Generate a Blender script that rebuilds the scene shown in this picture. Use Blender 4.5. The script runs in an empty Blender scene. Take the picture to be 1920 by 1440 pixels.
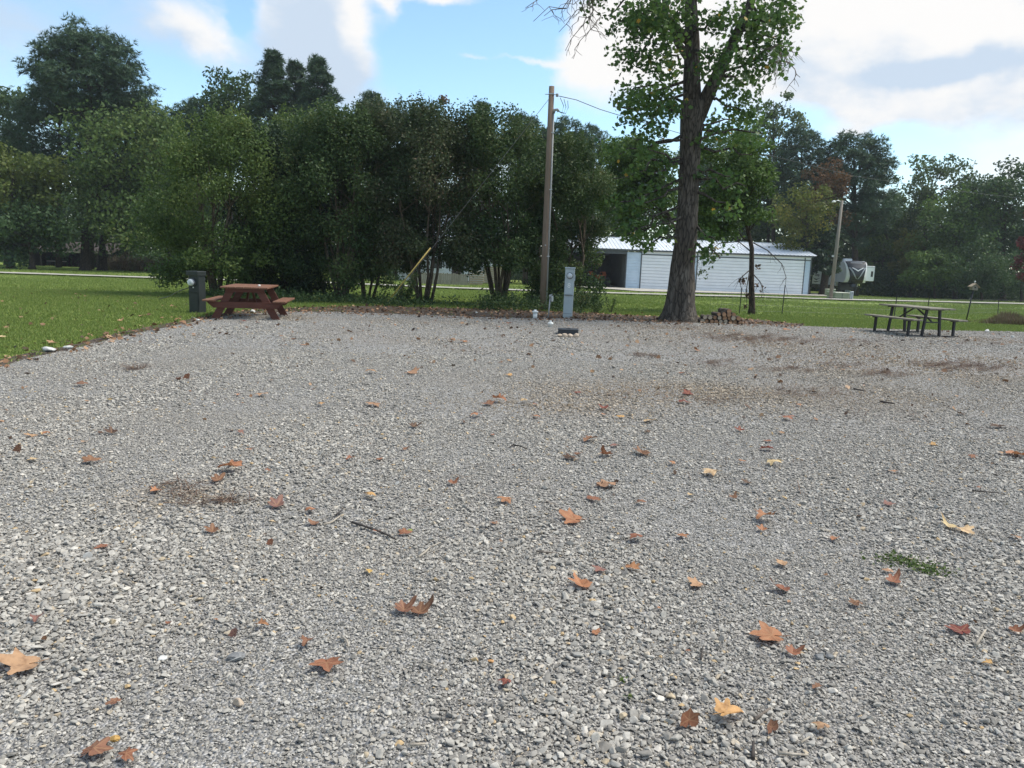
import bpy, bmesh, math, random
import numpy as np
from mathutils import Vector, Matrix, Euler

D = bpy.data
scene = bpy.context.scene
COL = scene.collection
R = math.radians

# ------------------------------------------------------------------ camera
CAM_H, PITCH, ROLL, FPX = 1.6, R(9.18), R(2.1), 1440.0
F_ = Vector((0, math.cos(PITCH), -math.sin(PITCH)))
_r0, _u0 = Vector((1, 0, 0)), Vector((0, math.sin(PITCH), math.cos(PITCH)))
R_ = _r0 * math.cos(ROLL) + _u0 * math.sin(ROLL)
U_ = _u0 * math.cos(ROLL) - _r0 * math.sin(ROLL)
CAMP = Vector((0, 0, CAM_H))
cam = D.objects.new('camera', D.cameras.new('camera'))
COL.objects.link(cam)
cam.matrix_world = Matrix(((R_.x, U_.x, -F_.x, 0), (R_.y, U_.y, -F_.y, 0), (R_.z, U_.z, -F_.z, CAM_H), (0, 0, 0, 1)))
cam.data.sensor_width = 36
cam.data.lens = FPX / 1920 * 36
cam.data.clip_start = 0.05
cam.data.clip_end = 3000
scene.camera = cam

SLOPE, Y0, Y1 = 0.0162, 26.0, 92.0


def zt(y):
    return -SLOPE * (min(max(y, Y0), Y1) - Y0)


def ray(px, py):
    return F_ + R_ * ((px - 960) / FPX) + U_ * ((720 - py) / FPX)


def at(px, py, y):
    """point on the sight line of a photo pixel at distance y"""
    d = ray(px, py)
    return CAMP + d * (y / d.y)


def gp(px, py):
    """point of the ground at a photo pixel"""
    d = ray(px, py)
    y = 20.0
    for _ in range(40):
        p = CAMP + d * (y / d.y)
        t = (zt(y) - CAM_H) / d.z
        y = 0.5 * y + 0.5 * min(max(d.y * t, 0.5), 300)
    p = CAMP + d * (y / d.y)
    return Vector((p.x, p.y, zt(p.y)))


def gx(px, y):
    """ground point at distance y in the column of a photo pixel (at eye level)"""
    d = ray(px, 500)
    p = CAMP + d * (y / d.y)
    for _ in range(3):
        v = Vector((p.x, y, zt(y))) - CAMP
        sy = 720 - FPX * v.dot(U_) / v.dot(F_)
        p = at(px, sy, y)
    return Vector((p.x, y, zt(y)))


def m2px(p):
    return FPX / (p - CAMP).dot(F_)


# ------------------------------------------------------------------ sky, sun, exposure
SUN_EL, SUN_AZ = R(58), R(80)      # high on the right
w = D.worlds.new('World')
scene.world = w
w.use_nodes = True
nt = w.node_tree
for n in list(nt.nodes):
    nt.nodes.remove(n)


def N(tree, typ, **kw):
    n = tree.nodes.new(typ)
    for k, v in kw.items():
        if k == 'inp':
            for i, val in v.items():
                n.inputs[i].default_value = val
        else:
            setattr(n, k, v)
    return n


def build_sky():
    L = nt.links.new
    out = N(nt, 'ShaderNodeOutputWorld')
    bg = N(nt, 'ShaderNodeBackground')
    bg.inputs['Strength'].default_value = 0.11
    L(bg.outputs[0], out.inputs[0])
    sky = N(nt, 'ShaderNodeTexSky', sky_type='NISHITA', sun_disc=False, sun_elevation=SUN_EL, sun_rotation=SUN_AZ,
            air_density=1.0, dust_density=0.6, ozone_density=2.0)
    tc = N(nt, 'ShaderNodeTexCoord')
    sx = N(nt, 'ShaderNodeSeparateXYZ')
    L(tc.outputs['Generated'], sx.inputs[0])
    az = N(nt, 'ShaderNodeMath', operation='ARCTAN2')
    L(sx.outputs[0], az.inputs[0]); L(sx.outputs[1], az.inputs[1])
    el = N(nt, 'ShaderNodeMath', operation='ARCSINE')
    L(sx.outputs[2], el.inputs[0])
    # small warps so that the cloud edges billow
    ae = N(nt, 'ShaderNodeCombineXYZ')
    L(az.outputs[0], ae.inputs[0]); L(el.outputs[0], ae.inputs[1])
    n1 = N(nt, 'ShaderNodeTexNoise', inp={'Scale': 7.0, 'Detail': 7.0, 'Roughness': 0.55})
    L(tc.outputs['Generated'], n1.inputs['Vector'])
    wv = N(nt, 'ShaderNodeVectorMath', operation='MULTIPLY_ADD')
    L(n1.outputs['Color'], wv.inputs[0])
    wv.inputs[1].default_value = (0.13, 0.075, 0)
    s0 = N(nt, 'ShaderNodeVectorMath', operation='ADD')
    L(ae.outputs[0], s0.inputs[0]); s0.inputs[1].default_value = (-0.065, -0.0375, 0)
    L(s0.outputs[0], wv.inputs[2])

    def field(blobs):
        acc = None
        for (px, py, wx, wy, wt) in blobs:
            d = ray(px, py).normalized()
            a0, e0 = math.atan2(d.x, d.y), math.asin(d.z)
            sb = N(nt, 'ShaderNodeVectorMath', operation='SUBTRACT')
            L(wv.outputs[0], sb.inputs[0]); sb.inputs[1].default_value = (a0, e0, 0)
            ml = N(nt, 'ShaderNodeVectorMath', operation='MULTIPLY')
            L(sb.outputs[0], ml.inputs[0]); ml.inputs[1].default_value = (FPX / wx, FPX / wy, 0)
            dt = N(nt, 'ShaderNodeVectorMath', operation='DOT_PRODUCT')
            L(ml.outputs[0], dt.inputs[0]); L(ml.outputs[0], dt.inputs[1])
            ex = N(nt, 'ShaderNodeMath', operation='POWER')
            ex.inputs[0].default_value = 0.36788
            L(dt.outputs['Value'], ex.inputs[1])
            ma = N(nt, 'ShaderNodeMath', operation='MULTIPLY_ADD')
            L(ex.outputs[0], ma.inputs[0]); ma.inputs[1].default_value = wt
            if acc is None:
                ma.inputs[2].default_value = 0.0
            else:
                L(acc.outputs[0], ma.inputs[2])
            acc = ma
        return acc

    cover = field([
        # the pale bank on the left and the big soft cumulus
        (90, 60, 320, 120, 0.20), (120, 150, 260, 60, -0.05), (320, 30, 80, 30, 0.40), (390, 85, 40, 30, 0.45),
        (530, 15, 90, 90, 0.42), (600, 90, 80, 90, 0.48), (650, 20, 40, 60, 0.60), (680, 130, 80, 45, 0.42),
        (560, 170, 150, 55, 0.18), (780, 172, 60, 26, 0.3),
        # the open blue gap
        (880, 70, 150, 110, -1.15), (960, 190, 180, 60, -0.75), (300, 175, 120, 70, -0.7), (440, 30, 28, 40, -0.7),
        (800, 0, 120, 20, 1.2), (890, 112, 40, 13, 1.15), (960, 120, 60, 6, 0.8), (720, 20, 16, 22, 0.6),
        # the white heap on the right
        (1080, 110, 70, 45, 0.55), (1090, 160, 90, 40, 0.5), (1230, 60, 170, 120, 0.55), (1560, 60, 190, 120, 0.75),
        (1760, 70, 220, 130, 0.7), (1850, 210, 160, 60, 0.45), (1650, 170, 140, 40, 0.3), (1600, 245, 50, 16, 0.5),
        (1640, 270, 150, 45, -0.95), (1530, 195, 60, 35, -0.6), (1000, 50, 70, 60, -0.25)])
    n2 = N(nt, 'ShaderNodeTexNoise', inp={'Scale': 4.6, 'Detail': 10.0, 'Roughness': 0.60, 'Distortion': 0.25})
    mp = N(nt, 'ShaderNodeMapping')
    mp.inputs['Scale'].default_value = (1, 1, 1.9)
    mp.inputs['Location'].default_value = (3.1, 1.7, 0.4)
    L(tc.outputs['Generated'], mp.inputs[0]); L(mp.outputs[0], n2.inputs['Vector'])
    sm = N(nt, 'ShaderNodeMath', operation='MULTIPLY_ADD')
    L(n2.outputs['Fac'], sm.inputs[0]); sm.inputs[1].default_value = 1.75
    L(cover.outputs[0], sm.inputs[2])
    mr = N(nt, 'ShaderNodeMapRange', interpolation_type='SMOOTHSTEP')
    L(sm.outputs[0], mr.inputs['Value'])
    mr.inputs['From Min'].default_value = 0.62
    mr.inputs['From Max'].default_value = 1.36
    # grey undersides
    grey = field([(1840, 118, 120, 24, 0.9), (1720, 130, 90, 15, 0.6), (560, 60, 90, 70, 0.9), (600, 170, 170, 55, 0.95), (200, 40, 120, 60, 0.6), (1620, 150, 90, 30, 0.25), (1780, 230, 140, 40, 0.2),
                  (1520, 90, 60, 60, 0.25), (90, 60, 220, 110, 0.75), (330, 30, 60, 30, -0.5), (400, 90, 40, 40, -0.5), (660, 20, 40, 60, -0.5), (1080, 120, 90, 70, -0.5)])
    n3 = N(nt, 'ShaderNodeTexNoise', inp={'Scale': 7.5, 'Detail': 9.0, 'Roughness': 0.58})
    L(mp.outputs[0], n3.inputs['Vector'])
    gm = N(nt, 'ShaderNodeMath', operation='MULTIPLY_ADD')
    L(n3.outputs['Fac'], gm.inputs[0]); gm.inputs[1].default_value = 2.1
    L(grey.outputs[0], gm.inputs[2])
    gr = N(nt, 'ShaderNodeMapRange', interpolation_type='SMOOTHSTEP')
    L(gm.outputs[0], gr.inputs['Value'])
    gr.inputs['From Min'].default_value = 1.0
    gr.inputs['From Max'].default_value = 1.75
    cc = N(nt, 'ShaderNodeMix', data_type='RGBA')
    L(gr.outputs[0], cc.inputs['Factor'])
    cc.inputs[6].default_value = (4.55, 4.5, 4.45, 1)
    cc.inputs[7].default_value = (2.85, 3.38, 4.05, 1)
    tint = N(nt, 'ShaderNodeMix', data_type='RGBA', blend_type='MULTIPLY')
    tint.inputs['Factor'].default_value = 1
    L(sky.outputs[0], tint.inputs[6])
    tint.inputs[7].default_value = (0.99, 1.09, 1.06, 1)
    mx = N(nt, 'ShaderNodeMix', data_type='RGBA')
    L(mr.outputs[0], mx.inputs['Factor'])
    L(tint.outputs[2], mx.inputs[6]); L(cc.outputs[2], mx.inputs[7])
    L(mx.outputs[2], bg.inputs['Color'])


build_sky()
sun = D.objects.new('sun', D.lights.new('sun', 'SUN'))
COL.objects.link(sun)
sun.data.energy = 2.5
sun.data.angle = R(28)
sun.data.color = (1.0, 0.95, 0.86)
_sd = Vector((math.sin(SUN_AZ) * math.cos(SUN_EL), math.cos(SUN_AZ) * math.cos(SUN_EL), math.sin(SUN_EL)))
sun.rotation_euler = _sd.to_track_quat('Z', 'Y').to_euler()
scene.view_settings.view_transform = 'Standard'
scene.view_settings.look = 'None'
scene.view_settings.exposure = 1.0
scene.view_settings.gamma = 1.0
scene.view_settings.use_curve_mapping = False
scene.cycles.max_bounces = 8
scene.cycles.transparent_max_bounces = 8

# ------------------------------------------------------------------ materials


def newmat(name):
    m = D.materials.new(name)
    m.use_nodes = True
    t = m.node_tree
    for n in list(t.nodes):
        t.nodes.remove(n)
    out = t.nodes.new('ShaderNodeOutputMaterial')
    return m, t, out


def ramp(t, stops):
    r = t.nodes.new('ShaderNodeValToRGB')
    e = r.color_ramp.elements
    while len(e) > 1:
        e.remove(e[-1])
    for i, (p, c) in enumerate(stops):
        x = e[0] if i == 0 else e.new(p)
        x.position = p
        x.color = (*c, 1) if len(c) == 3 else c
    return r


def mat_noise(name, c1, c2, scale=8, rough=0.7, bump=0.2, detail=6, stretch=(1, 1, 1), metallic=0.0, dist=0.02, c3=None, coord='Object', spec=0.4):
    m, t, out = newmat(name)
    L = t.links.new
    b = N(t, 'ShaderNodeBsdfPrincipled')
    b.inputs['Roughness'].default_value = rough
    b.inputs['Metallic'].default_value = metallic
    b.inputs['Specular IOR Level'].default_value = spec
    tc = N(t, 'ShaderNodeTexCoord')
    mp = N(t, 'ShaderNodeMapping')
    mp.inputs['Scale'].default_value = stretch
    L(tc.outputs[coord], mp.inputs[0])
    n = N(t, 'ShaderNodeTexNoise', inp={'Scale': scale, 'Detail': detail, 'Roughness': 0.6})
    L(mp.outputs[0], n.inputs['Vector'])
    st = [(0.3, c1), (0.7, c2)] if c3 is None else [(0.25, c1), (0.5, c2), (0.75, c3)]
    r = ramp(t, st)
    L(n.outputs['Fac'], r.inputs[0]); L(r.outputs[0], b.inputs['Base Color'])
    if bump:
        bp = N(t, 'ShaderNodeBump', inp={'Strength': bump, 'Distance': dist})
        L(n.outputs['Fac'], bp.inputs['Height']); L(bp.outputs[0], b.inputs['Normal'])
    L(b.outputs[0], out.inputs[0])
    return m


def mat_leaf(name, cols, trans=0.35, rough=0.55):
    """foliage: per-leaf tint from the mesh attribute 'tint'"""
    m, t, out = newmat(name)
    L = t.links.new
    a = N(t, 'ShaderNodeAttribute', attribute_name='tint')
    k = len(cols)
    r = ramp(t, [(i / (k - 1), c) for i, c in enumerate(cols)])
    L(a.outputs['Fac'], r.inputs[0])
    b = N(t, 'ShaderNodeBsdfPrincipled', inp={'Roughness': rough, 'Specular IOR Level': 0.2})
    L(r.outputs[0], b.inputs['Base Color'])
    tr = N(t, 'ShaderNodeBsdfTranslucent')
    L(r.outputs[0], tr.inputs['Color'])
    mx = N(t, 'ShaderNodeMixShader', inp={0: trans})
    L(b.outputs[0], mx.inputs[1]); L(tr.outputs[0], mx.inputs[2]); L(mx.outputs[0], out.inputs[0])
    return m


def mat_gravel():
    m, t, out = newmat('gravel_bed')
    L = t.links.new
    tc = N(t, 'ShaderNodeTexCoord')
    b = N(t, 'ShaderNodeBsdfPrincipled', inp={'Roughness': 0.85, 'Specular IOR Level': 0.2})
    cols = []
    v = N(t, 'ShaderNodeTexVoronoi', inp={'Scale': 75.0, 'Randomness': 1.0})
    L(tc.outputs['Object'], v.inputs['Vector'])
    sp = N(t, 'ShaderNodeSeparateColor')
    L(v.outputs['Color'], sp.inputs[0])
    r = ramp(t, [(0.0, (0.112, 0.107, 0.100)), (0.35, (0.213, 0.206, 0.191)), (0.7, (0.338, 0.325, 0.304)), (1.0, (0.500, 0.481, 0.450))])
    L(sp.outputs[0], r.inputs[0])
    # large faint patches: finer, browner gravel
    n = N(t, 'ShaderNodeTexNoise', inp={'Scale': 0.35, 'Detail': 5.0, 'Roughness': 0.6})
    L(tc.outputs['Object'], n.inputs['Vector'])
    r2 = ramp(t, [(0.45, (1, 1, 1)), (0.75, (0.86, 0.80, 0.74))])
    L(n.outputs['Fac'], r2.inputs[0])
    mx = N(t, 'ShaderNodeMix', data_type='RGBA', blend_type='MULTIPLY')
    mx.inputs['Factor'].default_value = 1
    L(r.outputs[0], mx.inputs[6]); L(r2.outputs[0], mx.inputs[7])
    L(mx.outputs[2], b.inputs['Base Color'])
    bp = N(t, 'ShaderNodeBump', inp={'Strength': 0.9, 'Distance': 0.02})
    bp.invert = True
    L(v.outputs['Distance'], bp.inputs['Height']); L(bp.outputs[0], b.inputs['Normal'])
    L(b.outputs[0], out.inputs[0])
    return m


def mat_stone():
    """single crushed stones: colour per stone"""
    m, t, out = newmat('crushed_stone')
    L = t.links.new
    oi = N(t, 'ShaderNodeObjectInfo')
    r = ramp(t, [(0.0, (0.194, 0.181, 0.159)), (0.18, (0.264, 0.247, 0.218)), (0.45, (0.334, 0.314, 0.277)), (0.70, (0.393, 0.370, 0.325)),
                 (0.88, (0.464, 0.435, 0.381)), (0.94, (0.553, 0.514, 0.451)), (0.96, (0.423, 0.339, 0.225)), (0.98, (0.318, 0.322, 0.311)), (0.995, (0.470, 0.339, 0.183))])
    L(oi.outputs['Random'], r.inputs[0])
    tc = N(t, 'ShaderNodeTexCoord')
    n = N(t, 'ShaderNodeTexNoise', inp={'Scale': 2.5, 'Detail': 5.0})
    L(tc.outputs['Object'], n.inputs['Vector'])
    r2 = ramp(t, [(0.3, (0.75, 0.75, 0.75)), (0.7, (1.15, 1.15, 1.15))])
    L(n.outputs['Fac'], r2.inputs[0])
    mx = N(t, 'ShaderNodeMix', data_type='RGBA', blend_type='MULTIPLY')
    mx.inputs['Factor'].default_value = 1
    L(r.outputs[0], mx.inputs[6]); L(r2.outputs[0], mx.inputs[7])
    at_ = N(t, 'ShaderNodeAttribute', attribute_type='INSTANCER', attribute_name='tone')
    dm = N(t, 'ShaderNodeMix', data_type='RGBA', blend_type='MULTIPLY')
    L(at_.outputs['Fac'], dm.inputs['Factor']); L(mx.outputs[2], dm.inputs[6])
    dm.inputs[7].default_value = (0.84, 0.71, 0.57, 1)
    b = N(t, 'ShaderNodeBsdfPrincipled', inp={'Roughness': 0.8, 'Specular IOR Level': 0.25})
    L(dm.outputs[2], b.inputs['Base Color']); L(b.outputs[0], out.inputs[0])
    return m


def mat_lawn():
    m, t, out = newmat('lawn_ground')
    L = t.links.new
    tc = N(t, 'ShaderNodeTexCoord')
    n = N(t, 'ShaderNodeTexNoise', inp={'Scale': 0.22, 'Detail': 6.0, 'Roughness': 0.65})
    L(tc.outputs['Object'], n.inputs['Vector'])
    n2 = N(t, 'ShaderNodeTexNoise', inp={'Scale': 26.0, 'Detail': 6.0, 'Roughness': 0.7})
    L(tc.outputs['Object'], n2.inputs['Vector'])
    r = ramp(t, [(0.3, (0.145, 0.205, 0.045)), (0.5, (0.195, 0.250, 0.058)), (0.72, (0.250, 0.285, 0.080))])
    L(n.outputs['Fac'], r.inputs[0])
    r2 = ramp(t, [(0.3, (0.55, 0.55, 0.55)), (0.7, (1.3, 1.3, 1.25))])
    L(n2.outputs['Fac'], r2.inputs[0])
    mx = N(t, 'ShaderNodeMix', data_type='RGBA', blend_type='MULTIPLY')
    mx.inputs['Factor'].default_value = 1
    L(r.outputs[0], mx.inputs[6]); L(r2.outputs[0], mx.inputs[7])
    b = N(t, 'ShaderNodeBsdfPrincipled', inp={'Roughness': 0.9, 'Specular IOR Level': 0.15})
    L(mx.outputs[2], b.inputs['Base Color'])
    bp = N(t, 'ShaderNodeBump', inp={'Strength': 0.8, 'Distance': 0.04})
    L(n2.outputs['Fac'], bp.inputs['Height']); L(bp.outputs[0], b.inputs['Normal'])
    L(b.outputs[0], out.inputs[0])
    return m


def mat_dry_leaf():
    m, t, out = newmat('dry_leaf')
    L = t.links.new
    oi = N(t, 'ShaderNodeObjectInfo')
    tc = N(t, 'ShaderNodeTexCoord')
    n = N(t, 'ShaderNodeTexNoise', inp={'Scale': 3.0, 'Detail': 5.0, 'Roughness': 0.6})
    L(tc.outputs['Object'], n.inputs['Vector'])
    r = ramp(t, [(0.28, (0.45, 0.36, 0.32)), (0.5, (0.95, 0.93, 0.92)), (0.75, (1.3, 1.28, 1.25))])
    L(n.outputs['Fac'], r.inputs[0])
    mx = N(t, 'ShaderNodeMix', data_type='RGBA', blend_type='MULTIPLY')
    mx.inputs['Factor'].default_value = 1
    L(oi.outputs['Color'], mx.inputs[6]); L(r.outputs[0], mx.inputs[7])
    a = N(t, 'ShaderNodeAttribute', attribute_name='vein')
    rv = ramp(t, [(0.0, (0.4, 0.4, 0.4)), (0.10, (0, 0, 0))])
    L(a.outputs['Fac'], rv.inputs[0])
    mv = N(t, 'ShaderNodeMix', data_type='RGBA')
    L(rv.outputs[0], mv.inputs['Factor']); L(mx.outputs[2], mv.inputs[6])
    mv.inputs[7].default_value = (0.46, 0.27, 0.14, 1)
    b = N(t, 'ShaderNodeBsdfPrincipled', inp={'Roughness': 0.65, 'Specular IOR Level': 0.3})
    L(mv.outputs[2], b.inputs['Base Color'])
    tr = N(t, 'ShaderNodeBsdfTranslucent')
    L(mv.outputs[2], tr.inputs['Color'])
    ms = N(t, 'ShaderNodeMixShader', inp={0: 0.2})
    L(b.outputs[0], ms.inputs[1]); L(tr.outputs[0], ms.inputs[2]); L(ms.outputs[0], out.inputs[0])
    return m


def mat_bark(name, c1, c2, c3, scale=6, bump=0.8):
    m, t, out = newmat(name)
    L = t.links.new
    tc = N(t, 'ShaderNodeTexCoord')
    mp = N(t, 'ShaderNodeMapping')
    mp.inputs['Scale'].default_value = (1, 1, 0.22)
    L(tc.outputs['Object'], mp.inputs[0])
    v = N(t, 'ShaderNodeTexVoronoi', feature='DISTANCE_TO_EDGE', inp={'Scale': scale * 2.4})
    n = N(t, 'ShaderNodeTexNoise', inp={'Scale': scale, 'Detail': 8.0, 'Roughness': 0.65, 'Distortion': 0.6})
    L(mp.outputs[0], n.inputs['Vector'])
    wv = N(t, 'ShaderNodeVectorMath', operation='MULTIPLY_ADD')
    L(n.outputs['Color'], wv.inputs[0]); wv.inputs[1].default_value = (0.16, 0.16, 0.16); L(mp.outputs[0], wv.inputs[2])
    L(wv.outputs[0], v.inputs['Vector'])
    r = ramp(t, [(0.3, c1), (0.52, c2), (0.72, c3)])
    L(n.outputs['Fac'], r.inputs[0])
    rv = ramp(t, [(0.0, (0.35, 0.35, 0.35)), (0.16, (1, 1, 1))])
    L(v.outputs['Distance'], rv.inputs[0])
    mx = N(t, 'ShaderNodeMix', data_type='RGBA', blend_type='MULTIPLY')
    mx.inputs['Factor'].default_value = 1
    L(r.outputs[0], mx.inputs[6]); L(rv.outputs[0], mx.inputs[7])
    b = N(t, 'ShaderNodeBsdfPrincipled', inp={'Roughness': 0.9, 'Specular IOR Level': 0.15})
    L(mx.outputs[2], b.inputs['Base Color'])
    bp = N(t, 'ShaderNodeBump', inp={'Strength': bump, 'Distance': 0.03})
    L(rv.outputs[0], bp.inputs['Height']); L(bp.outputs[0], b.inputs['Normal'])
    L(b.outputs[0], out.inputs[0])
    return m


def mat_flat(name, c, rough=0.5, metallic=0.0, spec=0.5):
    k = 0.88
    return mat_noise(name, tuple(x * k for x in c), tuple(min(1, x * 1.08) for x in c), scale=5, rough=rough, bump=0.0, metallic=metallic, spec=spec)


def mat_glass(name):
    m, t, out = newmat(name)
    b = N(t, 'ShaderNodeBsdfPrincipled', inp={'Roughness': 0.08, 'Base Color': (0.75, 0.78, 0.78, 1), 'Transmission Weight': 0.35, 'IOR': 1.45})
    t.links.new(b.outputs[0], out.inputs[0])
    return m


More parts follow.
